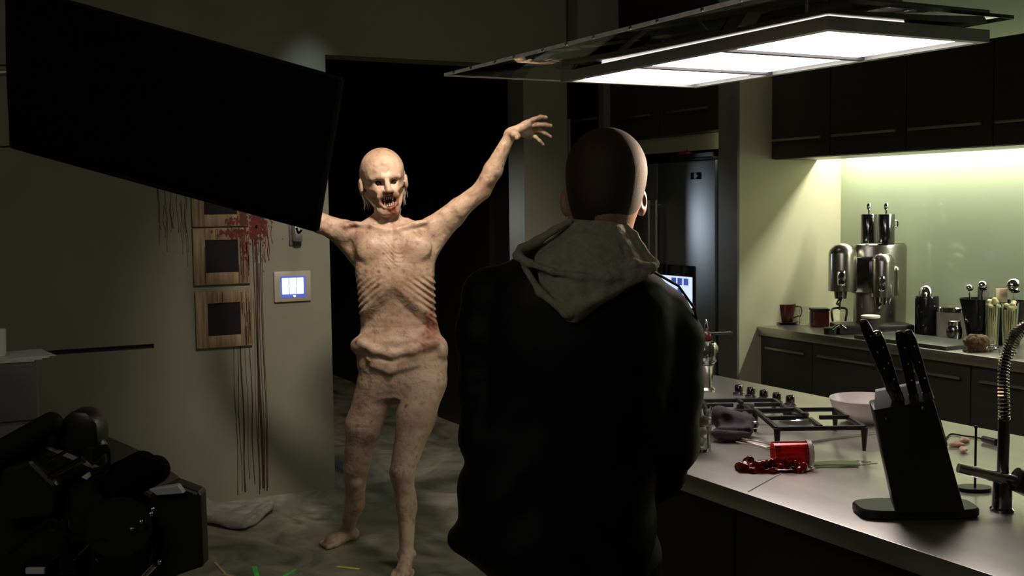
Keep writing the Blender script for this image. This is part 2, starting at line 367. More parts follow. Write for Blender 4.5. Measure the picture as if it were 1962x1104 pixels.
MB().box((0, .003, .1), (.0195, .63, 2.14)).build('door', 'cab_brown', t, False)
MB().box((0, .003, 2.16), (.0195, .63, 2.43)).build('door', 'cab_brown', t, False)
MB().box((-.003, .003, 2.143), (.0, .63, 2.157)).build('trim_strip', 'trim_grey', t, False)
tag(MB().box((4.12, 5.065, 1.905), (4.135, 6.19, 1.998)).build('fascia', 'cream_wall', None, False), 'lit cream fascia strip between the fridge top and cupboards above', 'fascia')
# fridge
f = thing('fridge', 'steel double-door fridge with lit display behind the man in black', 'fridge', (4.05, 5.17, 0))
MB().box((.03, .002, .02), (.70, .898, 1.84), .004).build('body', 'grey_plastic', f)
dr = MB().box((0, .003, .72), (.029, .56, 1.84), .006).build('door', 'fridge_steel', f)
MB().cyl((-.035, .525, .82), (-.035, .525, 1.62), .011).cyl((-.035, .525, .85), (.0, .525, .85), .007).cyl((-.035, .525, 1.59), (0, .525, 1.59), .007).build('handle', 'handle_steel', dr)
b_ = MB().box((-.004, .13, 1.735), (-.001, .225, 1.775), .001).build('control_badge', 'black_gloss', dr)
MB().box((-.006, .17, 1.738), (-.0045, .19, 1.772)).build('badge_light', 'paper', dr)
sc_ = MB().box((-.010, .19, .98), (-.001, .53, 1.235), .003).build('display', 'black_gloss', dr)
MB().box((-.016, .20, .99), (-.011, .52, 1.17)).build('screen', 'screen_white', dr)
q = MB()
for yy, zz in ((.29, 1.12), (.35, 1.12), (.23, 1.12), (.29, 1.06)): q.box((-.018, yy, zz), (-.0165, yy+.045, zz+.04))
q.build('screen_icons', 'screen_blue', dr)
dr = MB().box((0, .564, .72), (.029, .897, 1.84), .006).build('door', 'fridge_steel', f)
MB().cyl((-.035, .60, .82), (-.035, .60, 1.62), .011).cyl((-.035, .60, .85), (.0, .60, .85), .007).cyl((-.035, .60, 1.59), (0, .60, 1.59), .007).build('handle', 'handle_steel', dr)
dr = MB().box((0, .003, .05), (.029, .897, .712), .006).build('drawer', 'fridge_steel', f)
MB().cyl((-.035, .1, .65), (-.035, .8, .65), .011).cyl((-.035, .14, .65), (0, .14, .65), .007).cyl((-.035, .76, .65), (0, .76, .65), .007).build('handle', 'handle_steel', dr)
t = tag(MB().box((4.07, 5.10+.12, 1.841), (4.35, 5.62, 1.862), .004).box((4.07, 5.10+.12, 1.862), (4.08, 5.62, 1.885)).build('tray', 'black_plastic', None), 'black tray lying on top of the fridge', 'tray')
tag(MB().box((4.10, 5.50, 1.863), (4.2, 5.60, 1.90), .003).box((4.12, 5.52, 1.90), (4.18, 5.54, 1.915), .002).build('small_box', 'red_box', None), 'small red box on top of the fridge', 'box')

# ------------------------------------------------------------------ island
isl = thing('kitchen_island', 'kitchen island with dark base and brushed steel top with a deep edge', 'kitchen island', (1.72, -.6, 0))
MB().box((0, 0, .872), (1.1, 4.2, .92), .0025).build('worktop', 'steel_top', isl)
MB().box((.12, .05, .08), (1.02, 4.08, .871)).build('base', 'cab_dark', isl, False)
MB().box((.16, .09, 0), (.98, 4.04, .079)).build('plinth', 'black_plastic', isl, False)
for a, b_ in ((.06, .96), (.97, 1.90), (1.91, 2.84), (2.85, 3.4), (3.41, 4.07)):
    MB().box((.10, a, .1), (.119, b_, .865), .002).build('door', 'cab_dark', isl, False)
s1, s2 = at(1439, 939, z=.921), at(1479, 917, z=.921); dd = (s2-s1)
q = Vector((-dd.y, dd.x, 0)).normalized()*.0012; s1 = s1-dd*.15; s2 = s1+dd*3.2; o_ = isl.location
MB().prism([s1-q-o_, s2-q-o_, s2+q-o_, s1+q-o_], (0, 0, .0006)).build('worktop_seam', 'reflective', isl, False)
# ------------------------------------------------------------------ hood
hd = thing('range_hood', 'suspended island hood with three bright light panels and wide clear glass canopy', 'range hood', (2.36, 2.86, 2.03))
X0, X1, Y0, Y1 = 2.075-2.36, 2.665-2.36, 2.2-2.86, 3.52-2.86
fr = MB()
fr.box((X0, Y0, 0), (X1, Y0+.028, .034)).box((X0, Y1-.028, 0), (X1, Y1, .034)).box((X0, Y0+.028, 0), (X0+.028, Y1-.028, .034)).box((X1-.028, Y0+.028, 0), (X1, Y1-.028, .034))
fr.box((X0+.028, Y0+.028, .016), (X1-.028, Y1-.028, .034)).build('light_box', 'hood_paint', hd, False)
L = (Y1-Y0-.056)/3
for i in range(3): MB().box((X0+.045, Y0+.03+i*L+.012, .008), (X1-.055, Y0+.026+(i+1)*L-.010, .0155)).build('light_panel', 'light_panel', hd, False)
q = MB()
for i in (1, 2): MB().box((X0+.028, Y0+.028+i*L-.013, .0), (X1-.028, Y0+.028+i*L+.013, .0158)).build('divider', 'grey_plastic', hd, False)
MB().box((X0+.012, Y0+.02, .0345), (X0+.018, Y1-.25, .0395)).box((X0+.018, Y0+.014, .0345), (X0+.28, Y0+.020, .0395)).build('gap_reflection', 'strip_glow', hd, False)  # glowing strip stands in for white reflections in the gap
q = MB()
for xx in (X0+.02, X1-.02):
    for yy in (Y0+.12, Y0+.5, Y1-.35, Y1-.05): MB().cyl((xx, yy, .033), (xx, yy, .05), .005, n=10).build('standoff', 'dark_chrome', hd)
gx0, gx1, gy0, gy1 = 1.775-2.36, 2.60-2.36, 2.07-2.86, 3.83-2.86
MB().box((gx0, gy0, .040), (gx1, gy1, .050), .001).build('glass_canopy', 'glass', hd)
MB().box((gx0-.006, gy0, .0395), (gx0-.0005, gy1, .0505), .001).box((gx0-.006, gy1+.0005, .0395), (gx1, gy1+.004, .0505), .001).build('edge_glint', 'glass_glint', hd)  # white strip paints the bright line of light along the glass edge
MB().box((X0, Y0, .055), (X1, Y1, .088), .002).build('top_tray', 'grey_plastic', hd, False)
MB().box((-.05, -.55, .088), (.09, -.41, .968)).build('chimney', 'handle_steel', hd, False)
q = MB()
for i in range(11):
    yy = gy0+.1+i*.16+random.uniform(-.03, .03); MB().ball((gx0-.007, yy, .045), .006, 8).build('edge_clip', 'chrome', hd)

# ------------------------------------------------------------------ wall pictures, panel, wall lamp, blood
def picture(cx, cz, label, n):
    t = thing('picture_frame', label, 'picture', (cx, YW-.001, cz), 0, 'three square framed prints in a column')
    a, i_ = .152, .088
    q = MB()
    q.box((-a, -.022, -a), (-i_, 0, a), .002).box((i_, -.022, -a), (a, 0, a), .002).box((-i_, -.022, i_), (i_, 0, a), .002).box((-i_, -.022, -a), (i_, 0, -i_), .002)
    q.build('frame', 'frame_wood', t)
    MB().box((-i_, -.014, -i_), (i_, -.001, i_)).build('print', 'print_dark', t, False)
    q = MB(); rr = random.Random(n)
    for k in range(16):
        x = rr.choice([rr.uniform(.09, .145), rr.uniform(.09, .145), rr.uniform(-.14, .14)]); zt = rr.uniform(-.05, .148); ln = rr.uniform(.05, .2); zb = max(-.148, zt-ln)
        if abs(x) < .088: zt = .148; zb = .093
        q.box((x-.0018, -.0236, zb), (x+.0018, -.0222, zt))
    q.build('blood_streaks', 'dry_blood', t)['kind'] = 'stuff'
    return t
picture(1.522, 1.657, 'square wooden frame, topmost of three, half hidden by the black flag', 1)
picture(1.522, 1.345, 'square wooden framed dark print, middle one, blood smeared along its top', 2)
picture(1.525, 1.005, 'square wooden framed dark print, lowest of the three', 3)
t = thing('control_panel', 'small wall touch panel glowing blue and white near the door opening', 'control panel', (1.91, YW-.001, 1.165))
MB().box((-.105, -.018, -.085), (.105, 0, .085), .006).build('bezel', 'cream_tin', t)
MB().box((-.07, -.020, -.062), (.072, -.0182, .058)).build('screen', 'screen_blue', t, False)
q = MB()
for rr_ in (0, 1):
    for c_ in range(3): q.box((-.062+c_*.042, -.0222, -.004-.038*rr_), (-.062+c_*.042+.038, -.0203, .052-.040*rr_-.004), .002)
q.build('screen_buttons', 'screen_white', t, False)
MB().box((.002, -.0222, -.059), (.014, -.0203, -.050)).build('indicator_lamp', 'screen_yellow', t, False)
t = thing('wall_lamp', 'small dark rectangular wall fixture half hidden under the flag corner', 'wall lamp', (1.935, YW-.001, 1.46))
MB().box((-.035, -.012, -.07), (.035, 0, .07), .004).build('back_plate', 'grey_plastic', t)
MB().box((-.022, -.075, -.045), (.022, -.012, .05), .006).build('housing', 'handle_steel', t)
# blood that has run down the wall
q = MB(); Yb = YW-.0014
def blob(x, z, r, n=14):
    yo = random.uniform(0, .0007)
    vs = [Vector((x+r*math.cos(2*math.pi*i/n)*random.uniform(.6, 1.25), Yb-yo, z+r*1.2*math.sin(2*math.pi*i/n)*random.uniform(.6, 1.25))) for i in range(n)]
    q.prism(vs, (0, .001, 0))
def run(x, zt, zb, w_):
    n = 9; L_, R2 = [], []
    xx = x; ph = random.uniform(0, 6)
    for i in range(n+1):
        z_ = zt+(zb-zt)*i/n; xx = x+.004*math.sin(ph+i*.9)+.003*i/n; ww = w_*random.uniform(.5, 1.1)*(1 if i < n else 1.3)
        L_.append(Vector((xx-ww, Yb, z_))); R2.append(Vector((xx+ww, Yb, z_)))
    q.prism(L_+R2[::-1], (0, .0009, 0))
for x, zt, w_ in ((1.575, .85, .0022), (1.595, .85, .0022), (1.615, .85, .005), (1.64, .85, .0016), (1.665, .84, .0028)): run(x, zt, random.uniform(.02, .12), w_)
for x, zt, w_ in ((1.70, 1.55, .004), (1.712, 1.5, .007), (1.725, 1.3, .003), (1.738, 1.5, .003), (1.745, 1.35, .0022), (1.69, 1.1, .002)): run(x, zt, random.uniform(.01, .06), w_)
for k in range(16): run(random.uniform(1.16+.04, 1.345), random.uniform(1.62, 1.8), random.uniform(1.25, 1.5), .0014)
tag(q.build('blood_drips', 'dry_blood', None, False), 'dark dried blood running down the back wall beside the frames', 'blood', kind='stuff')
q = MB()
for k in range(230):
    a = random.uniform(0, 6.28); r_ = abs(random.gauss(0, .055)); blob(1.725+r_*math.cos(a)*1.0, 1.50+r_*math.sin(a)*1.3, random.uniform(.003, .013) if r_ < .06 else random.uniform(.0015, .006), 9)
for k in range(12): run(1.69+random.uniform(0, .12), 1.5+random.uniform(-.05, .05), random.uniform(1.28, 1.42), .002)
tag(q.build('blood_splatter', 'blood', None, False), 'fresh red blood splatter on the wall right of the frames', 'blood', kind='stuff')
q = MB()
for k in range(330):
    x, z0, sx, sz = random.choice(((1.635, 1.45, .014, .05), (1.60, 1.47, .022, .018), (1.56, 1.465, .03, .010), (1.645, 1.40, .010, .05), (1.645, 1.55, .012, .03), (1.60, 1.53, .03, .010)))
    cx, cz = min(max(random.gauss(x, sx), 1.40), 1.666), random.gauss(z0, sz)
    if abs(cz-1.345) < .09 and abs(cx-1.522) < .095: continue
    if 1.495 < cz < 1.507: continue
    ww, hh = random.uniform(.002, .007), random.uniform(.003, .014); yo = random.uniform(0, .0008)
    q.prism([Vector((cx+ww*math.cos(.628*i)*random.uniform(.7, 1.2), YW-.0238-yo, cz+hh*math.sin(.628*i)*random.uniform(.7, 1.2))) for i in range(10)], (0, .0009, 0))
tag(q.build('blood_smear', 'blood', None, False), 'wet red blood smeared across the top and middle frames', 'blood', kind='stuff')

# ------------------------------------------------------------------ left side: drawer unit, flag on stand, film camera
c = at(72, 685, z=1.0)
t = thing('drawer_unit', 'grey plastic drawer unit at the left edge below papers', 'drawer unit', (c.x-.30, c.y-.02, 0))
MB().box((-.3, 0, .02), (.30, .4, .985), .01).build('body', 'grey_plastic', t)
for i in range(4):
    d_ = MB().box((-.285, -.015, .05+i*.233), (.285, -.001, .27+i*.233), .006).build('drawer', 'grey_plastic', t)
    MB().box((-.05, -.035, .17+i*.233), (.05, -.0155, .19+i*.233), .005).box((-.045, -.033, .145+i*.233), (-.03, -.0155, .16+i*.233), .002).build('handle', 'paper', d_)
q = MB()
for k in range(4): q.box((-.2+k*.01, .0, .0+k*.004), (.22+.02*k-.02, .3-.01*k, .003+k*.004), 0, Matrix.Rotation(R_(4*k-5), 3, 'Z'))
tag(place(q.build('paper_stack', 'paper', None, False), (c.x-.2, c.y+.0, .9865)), 'loose white papers lying on the grey drawer unit', 'papers')
tag(place(MB().lathe([(0, 0), (.03, 0), (.034, .01), (.036, .11), (.034, .112), (.030, .10), (0, .02)]).build('paper_cup', 'paper', None), (at(-4, 680, Y=c.y+.1).x, c.y+.12, 1.003)), 'white cup at the extreme left on top of the papers', 'cup')
# black flag
F4 = [at(14, -30, d=2.85), at(23, 281, d=2.85), at(607, 441, d=2.55), at(655, 152, d=2.55)]
base = Vector(F4[0]); base.z = 0
st = thing('grip_stand', 'steel grip stand holding the black flag, outside left edge', 'light stand', (F4[0].x-.42, F4[0].y+.25, 0))
q = MB(); q.cyl((0, 0, .12), (0, 0, 1.9), .012).build('pole', 'handle_steel', st)
for k in range(3):
    a = R_(90+120*k); q = MB(); q.tube([(0, 0, .5), (.1*math.cos(a), .1*math.sin(a), .45), (.42*math.cos(a), .42*math.sin(a), .012)], .01).build('leg', 'handle_steel', st)
mid = (F4[0]*.45+F4[1]*.55)-st.location
q = MB(); q.cyl((0, 0, mid.z), mid-Vector((.004, 0, 0)), .006).build('arm', 'handle_steel', st)
q = MB(); q.cyl((0, -.03, mid.z), (0, .03, mid.z), .03).build('grip_head', 'dark_chrome', st)
fl = thing('black_flag', 'large black cloth flag hanging tilted across the upper left', 'lighting flag', F4[1])
nrm = (F4[2]-F4[1]).cross(F4[0]-F4[1]).normalized()
bm = bmesh.new(); NX, NY = 30, 14; G = []
for j in range(NY+1):
    row = []
    for i in range(NX+1):
        u, v = i/NX, j/NY
        p = (F4[1]*(1-u)+F4[2]*u)*(1-v)+(F4[0]*(1-u)+F4[3]*u)*v
        p = p+nrm*(.008*math.sin(u*9+v*3)) - (F4[0]-F4[1])*(.022*math.sin(math.pi*u)*(1-2*v))*0
        row.append(bm.verts.new(p-F4[1]))
    G.append(row)
for j in range(NY):
    for i in range(NX): bm.faces.new((G[j][i], G[j][i+1], G[j+1][i+1], G[j+1][i]))
q = MB(); q.bm = bm; o = q.build('cloth', 'black_cloth', fl); md = o.modifiers.new('t', 'SOLIDIFY'); md.thickness = .004
q = MB(); P4 = [p-F4[1]+nrm*.0 for p in F4]; q.tube([P4[0], P4[1]], .006).tube([P4[1], P4[2]], .005).tube([P4[2], P4[3]], .006).tube([P4[3], P4[0]], .005).build('wire_frame', 'rubber', fl)
q = MB()
for py in (125, 280): 
    e = at(22 if py > 200 else 17, py, d=2.85)-F4[1]; MB().tube(spline([e, e+Vector((-.03, .0, .0)), e+Vector((-.05, 0, .03 if py > 200 else .012)), e+Vector((-.06, 0, .09 if py > 200 else .03))], 5), .002, 6).build('tie_cord', 'rubber', fl)
e = at(568, 436, d=2.56)-F4[1]
MB().tube(spline([e, e+Vector((.004, 0, -.012)), e+Vector((.012, 0, -.006))], 4), .0025, 6).build('loose_thread', 'rubber', fl)
# film camera rig : local frame looks along the viewing direction
DC = 2.3
def L2(px, py, d=DC): return at(px, py, d=d)
cb = L2(150, 1100); fc = thing('film_camera', 'black film camera rig with matte box and foam covered tubes, lower left', 'film camera', (cb.x, cb.y, 0), -YAW)
Minv = (Matrix.Translation(fc.location) @ Matrix.Rotation(-YAW, 4, 'Z')).inverted()
def K(px, py, dv=0): return Minv @ L2(px, py, DC+dv)
def pl(mb, pts, dv, th, bev=.006): return mb.prism([K(x, y, dv) for x, y in pts], (0, th, 0), bev)
pl(MB(), [(286, 948), (330, 925), (383, 945), (389, 1088), (318, 1104), (296, 1130)], -.03, .05).build('matte_box', 'black_plastic', fc, False)
pl(MB(), [(284, 938), (340, 930), (352, 946), (300, 950)], -.05, .02, .002).build('matte_box_flap', 'reflective', fc, False)
pl(MB(), [(-30, 905), (70, 840), (210, 900), (300, 960), (300, 1150), (-30, 1200)], .02, .2, .012).build('camera_body', 'black_plastic', fc, False)
q = MB(); q.tube(spline([K(115, 845, .05), K(150, 830, .05), K(180, 860, .05), K(185, 900, .05)], 6), .028, 16)
pl(q, [(110, 812), (135, 788), (165, 790), (186, 812), (190, 855), (140, 870), (112, 850)], .02, .07, .01).build('viewfinder', 'black_plastic', fc)
q = MB(); q.cyl(K(-40, 895, .0), K(98, 812, .0), .030, .024); q.ball(K(98, 812, .0), .024); q.build('viewfinder_extension', 'rubber', fc)
q = MB(); q.cyl(K(100, 801), K(100, 850), .011).cyl(K(96, 803), K(104, 803), .013); q.build('knob', 'rubber', fc)
for (a, b_, dv, r_) in (((195, 930), (272, 893), 0, .031), ((215, 948), (298, 900), -.03, .029)):
    q = MB(); q.cyl(K(*a, dv), K(*b_, dv), r_*.95, r_); q.ball(K(*b_, dv), r_); q.build('foam_tube', 'black_cloth', fc)
q = MB(); q.cyl(K(250, 1000, -.02), K(235, 1075, -.02+.12), .055, .06, 32).cyl(K(228, 1010, -.1), K(238, 1060, .02), .062, .058, 32); q.build('lens_barrel', 'rubber', fc)
q = MB(); q.cyl(K(255, 1125, -.10), K(296, 1082, -.10), .0065).build('support_rod', 'chrome', fc)
q = MB(); q.cyl(K(185, 1072, -.08), K(214, 1048, -.08), .004).build('support_rod', 'chrome', fc)
q = MB(); q.cyl(K(150, 1062, -.06), K(172, 1040, -.06), .003).build('support_rod', 'dark_chrome', fc)
q = MB(); q.cyl(K(92, 885, -.04), K(133, 861, -.04), .0035).build('support_rod', 'dark_chrome', fc)
q = MB(); q.cyl(K(55, 935, -.03), K(160, 880, -.03), .008).build('handle_bar', 'dark_chrome', fc)
pl(MB(), [(155, 915), (168, 906), (173, 914), (166, 920)], -.03, .01, .001).build('label_tab', 'reflective', fc, False)
q = MB()
for p in ((252, 1014), (270, 1000), (289, 985), (292, 976), (305, 1078)): MB().ball(K(*p, -.11), .0045, 10).build('screw_head', 'chrome', fc)
q = MB()
for k in range(3): q.tube(spline([K(178, 865+k*8, -.01), K(205, 855+k*6, -.03), K(207, 890+k*6, -.03), K(180, 900+k*8, -.02)], 6), .0035, 6)
q.build('cable', 'rubber', fc)
q = MB(); q.tube(spline([K(110, 1010, -.08), K(150, 1035, -.12), K(200, 1035, -.12), K(232, 1060, -.1)], 6), .004, 6).build('cable', 'rubber', fc)
q = MB(); q.tube(spline([K(20, 1060, -.08), K(90, 1000, -.1), K(125, 1015, -.1), K(130, 1060, -.08)], 6), .005, 6)
q.build('cable', 'rubber', fc)
q = MB()
for k in range(7):
    q.cyl(K(95+k*7, 1008+random.uniform(-8, 14), -.05), K(95+k*7, 1016+random.uniform(-8, 14), -.085), .006, .004, 10)
q.build('connector', 'dark_chrome', fc)
pl(MB(), [(48, 1089), (84, 1089), (85, 1101), (48, 1101)], -.09, .01, .002).build('name_plate', 'paper', fc, False)
pl(MB(), [(40, 1080), (94, 1080), (94, 1110), (40, 1110)], -.078, .06, .004).build('battery', 'black_gloss', fc, False)
pl(MB(), [(110, 1075), (145, 1070), (148, 1100), (110, 1104)], -.05, .06, .004).build('follow_focus', 'black_gloss', fc, False)
pl(MB(), [(0, 900), (60, 880), (110, 930), (100, 990), (0, 1000)], -.04, .06, .01).build('magazine', 'black_plastic', fc, False)
t = thing('tripod', 'black tripod under the film camera, below the lower left corner', 'tripod', (cb.x, cb.y, 0), -YAW)
q = MB(); q.cyl((0, .1, .50), (0, .1, .60), .05).build('head', 'black_plastic', t)
for k in range(3):
    a = R_(30+120*k); MB().cyl((0, .1, .55), (.38*math.cos(a), .1+.38*math.sin(a), .012), .018).build('leg', 'black_plastic', t)

# ------------------------------------------------------------------ floor bits
p = at(448, 985, z=.02)
s_ = SDF((-.45, -.4, -.012), (.45, .4, .12), .006)
A2 = at(380, 945, z=.06)-p; 
def W(px, py, z): return (lambda v: (v.x, v.y, v.z))(at(px, py, z=z)-Vector((p.x, p.y, 0)))
def pl_(P, u): 
    x = u*(len(P)-1); k = min(int(x), len(P)-2); return [P[k][c]*(1-x+k)+P[k+1][c]*(x-k) for c in range(3)]
TA = [(376, 944, .085), (398, 958, .06), (430, 968, .035), (465, 967, .03), (500, 960, .035), (521, 966, .03)]; TB = [(378, 985, .03), (400, 1000, .02), (435, 1008, .018), (468, 1012, .02), (492, 995, .025), (518, 975, .03)]
for i in range(30):
    u = i/29; a = Vector(W(*pl_(TA, u))); b2 = Vector(W(*pl_(TB, u)))
    for v in range(9):
        c1 = a.lerp(b2, v/9); c2 = a.lerp(b2, (v+1)/9); rp = .006*math.sin(u*19+v*1.1)+.005*math.sin(v*2.1-u*7); c1.z = max(.012, c1.z+rp); c2.z = max(.012, c2.z+rp); s_.cap(c1, c2, .012, .012, .006)
s_.chain([W(388, 990, .035), W(430, 1002, .03), W(466, 1006, .032), W(515, 972, .04)], [.014, .015, .014, .012], .006)
o, V = s_.mesh('towel', 'towel'); tag(place(o, (p.x, p.y, .0)), 'crumpled grey towel on the floor against the back wall', 'towel')
def strip(a, b_, w_, m_, label, name='tape_strip', g=None, cat='tape'):
    A, B = at(*a, z=.002), at(*b_, z=.002); d_ = (B-A); n_ = Vector((-d_.y, d_.x, 0)).normalized()*w_; c_ = (A+B)/2
    o = MB().prism([A-n_-c_, B-n_*.8-c_, B+n_*.8-c_, A+n_-c_], (0, 0, .003), .0008).build(name, m_, None, False); tag(place(o, (c_.x, c_.y, .001)), label, cat, g)
strip((487, 1086), (494, 1110), .012, 'tape_green', 'short bright green tape strip on floor, left one of two', g='green tape strips')
strip((535, 1110), (566, 1092), .009, 'tape_green', 'slanted bright green tape strip on floor right of the other green strip', g='green tape strips')
strip((646, 1086), (688, 1091), .010, 'tape_lime', 'yellow green tape strip on floor between the feet of the bare figure')
strip((412, 1078), (432, 1100), .006, 'straw', 'pale straw coloured stick on floor beside the film camera', 'stick', cat='stick')
strip((428, 1100), (450, 1106), .010, 'straw', 'flat pale scrap on floor at the end of the stick', 'scrap', cat='scrap')

# ------------------------------------------------------------------ the gaunt bare figure
D0 = 5.15; cb = at(750, 600, d=D0); cr = thing('person', 'gaunt bald bare person with arms flung wide, smeared with blood, before dark opening', 'person', (cb.x, cb.y, 0), -YAW)
Mi = (Matrix.Translation(cr.location) @ Matrix.Rotation(-YAW, 4, 'Z')).inverted()
def J(px, py, dv=0): 
    v = Mi @ at(px, py, d=D0+dv); return np.array((v.x, v.y, v.z))
s_ = SDF((-.62, -.40, -.01), (.80, .46, 2.07), .0052)
def row(py, xl, xr, fr, bk): a, b2 = J(xl, py), J(xr, py); return (a[2], a[0], b2[0], fr, bk)
zc = J(750, 500)[2]
def ribs(x, y, z):
    xc = J(757, 540)[0]; ax_ = np.abs(x-xc); zr = J(755, 545)[2]
    arch = zr-np.maximum(ax_-.012, 0)*1.0                       # costal margin
    up = np.clip((z-arch)/.045+.3, 0, 1); top = np.clip((J(750, 500)[2]-z)/.05, 0, 1); fm = np.clip((-y)/.04, 0, 1)*np.clip((ax_-.02)/.03, 0, 1)
    d = (.0030+.0014*np.sin(x*31+z*17))*np.sin(2*np.pi*(z+.80*ax_)/.030)*up*np.clip((J(750, 522)[2]-z)/.05, 0, 1)*np.clip((.03-y)/.05, 0, 1)*np.clip((ax_-.03)/.04, 0, 1)
    below = np.clip((arch-z)/.06, 0, 1)*np.clip((z-J(750, 650)[2])/.06, 0, 1)*np.clip(-y/.05, 0, 1)
    d = d+.020*below                                               # sunken belly
    chest = np.clip((z-J(750, 515)[2])/.03, 0, 1)
    d = d+.005*chest*np.clip(-y/.05, 0, 1)*np.exp(-(ax_/.012)**2)
    d = d+.0028*chest*np.sin(2*np.pi*(z+.04*np.sin(x*30))/.019)*np.exp(-(ax_/.05)**2)*np.clip((J(750, 470)[2]-z)/.03+1, 0, 1)*np.clip(-y/.05, 0, 1)
    return d
s_.loft([row(418, 722, 778, -.05, .05), row(428, 695, 805, -.065, .07), row(440, 672, 826, -.09, .085), row(465, 676, 832, -.108, .09), row(500, 680, 834, -.118, .09), row(530, 683, 833, -.122, .085), row(560, 687, 833, -.115, .08), row(600, 691, 834, -.10, .075),
         row(635, 690, 842, -.098, .075), row(660, 684, 852, -.10, .085), row(700, 684, 858, -.095, .10), row(735, 694, 852, -.085, .11), row(760, 712, 838, -.065, .09)], .012, 2.35, ribs)
# pelvis crests, belly fold, buttocks
s_.ell(J(688, 662, -.03), (.036, .05, .030), .03); s_.ell(J(846, 668, -.02), (.02, .05, .035), .03)
s_.chain([J(690, 655, -.075), J(715, 672, -.10), J(750, 680, -.105), J(790, 672, -.10), J(835, 655, -.07)], [.012, .011, .010, .011, .012], .03)
for e in (0, 1): s_.chain([J(705+e*8, 688+e*13, -.088), J(745, 700+e*12, -.098), J(800, 684+e*14, -.088)], [.003, .004, .003], .03)
# collar bones, breast muscles
s_.chain([J(744, 442, -.085), J(712, 433, -.075), J(676, 430, -.03)], [.011, .011, .013], .014)
s_.chain([J(760, 440, -.085), J(795, 430, -.07), J(825, 425, -.03)], [.011, .011, .013], .014)
s_.ell(J(712, 478, -.085), (.062, .03, .05), .03); s_.ell(J(797, 474, -.085), (.066, .03, .052), .03)
s_.cap(J(757, 470, -.10), J(758, 535, -.105), .008, .006, .015)
# wrinkled shoulder edges
for k in range(6): s_.ell(J(664+k*8, 428+abs(k-2)*2, -.05), (.012, .012, .010), .01); s_.ell(J(780+k*7, 430-k, -.06), (.011, .011, .009), .01)
# legs
def leg(hip, mid, kn, ca, an, heel, ball, rs, sgn):
    s_.chain([hip, mid, kn], [rs[0], rs[1], rs[2]], .03); s_.chain([kn, ca, an], [rs[2]*.96, rs[3], rs[4]], .015)
    s_.ell(np.array(kn)+(0, -.022, 0), (.036, .03, .045), .015); s_.ell(np.array(ca)+(0, .022, .03), (.042, .036, .09), .025)
    s_.ell(np.array(kn)+(0, -.022, -.065), (.02, .02, .03), .015)
    s_.cap(np.array(kn)+(0, -.02, -.07), np.array(an)+(0, -.01, 0), .022, .018, .015)
    s_.cap(an, heel, rs[4]*.95, .030, .02); s_.cap(an, (np.array(ball)*.5+np.array(an)*.5)+(0, 0, -.012), rs[4]*.9, .028, .02)
    s_.cap((np.array(ball)*.5+np.array(an)*.5)+(0, 0, -.012), ball, .028, .020, .02); s_.cap(heel, ball, .025, .02, .02)
    d = np.array(ball)-np.array(heel); d[2] = 0; d /= np.linalg.norm(d); n_ = np.array((-d[1], d[0], 0))*sgn
    for k in range(5):
        o_ = (k-2)*.018; L_ = [.055, .05, .045, .038, .03][k]; a = np.array(ball)+n_*o_+d*(-.02); a[2] = .017; b3 = np.array(ball)+n_*o_*1.15+d*L_*.8; b3[2] = .013
        s_.cap(a, b3, .014, .012 if k == 0 else .009, .007)
    for k in range(4): s_.cap(np.array(an)+n_*(k-1.5)*.008+d*.03, np.array(ball)+n_*(k-1.5)*.017+(0, 0, .012), .006, .006, .012)
    s_.ell(np.array(an)+n_*.03, (.014, .016, .016), .01); s_.ell(np.array(an)-n_*.03, (.014, .016, .016), .01)
kn1 = J(770, 905, -.12); an1 = J(779, 1062, -.16); h1 = J(781, 1100, -.10); h1[2] = .032; bl1 = J(772, 1120, -.28); bl1[2] = .022
leg(J(812, 735, .0), J(797, 800, -.04), kn1, J(779, 975, -.10), an1, h1, bl1, (.098, .083, .054, .042, .030), 1)
kn2 = J(682, 895, .08); an2 = J(664, 1020, .26); h2 = J(676, 1045, .28); h2[2] = .032; bl2 = J(632, 1052, .18); bl2[2] = .022
leg(J(722, 742, .03), J(697, 815, .04), kn2, J(679, 965, .16), an2, h2, bl2, (.092, .079, .058, .043, .029), -1)
s_.ell(J(770, 735, .07), (.13, .08, .09), .04)
# arms
def arm(P, rs): s_.chain(P, rs, .014)
sh = J(826, 438, 0); m1 = J(879, 400, -.02); el = J(923, 365, -.03); fa = J(945, 325, -.05); wr = J(975, 262, -.07)
s_.ell(sh, (.058, .055, .05), .03); arm([sh, m1, el], [.050, .047, .040]); arm([el, fa, wr], [.040, .041, .023]); s_.ell(J(868, 418, -.0), (.05, .035, .03), .03)
s_.cap(J(820, 480, .02), J(868, 425, .0), .045, .03, .03); s_.ell(J(928, 372, .0), (.022, .03, .02), .012)
s_.chain([J(905, 385, -.055), J(935, 345, -.075), J(965, 280, -.085)], [.010, .012, .008], .02); s_.chain([J(915, 375, .01), J(950, 325, -.02), J(981, 265, -.06)], [.012, .013, .008], .02)
for e in range(3): s_.ell(J(906+e*8, 372-e*4, -.065), (.014, .008, .006), .01)
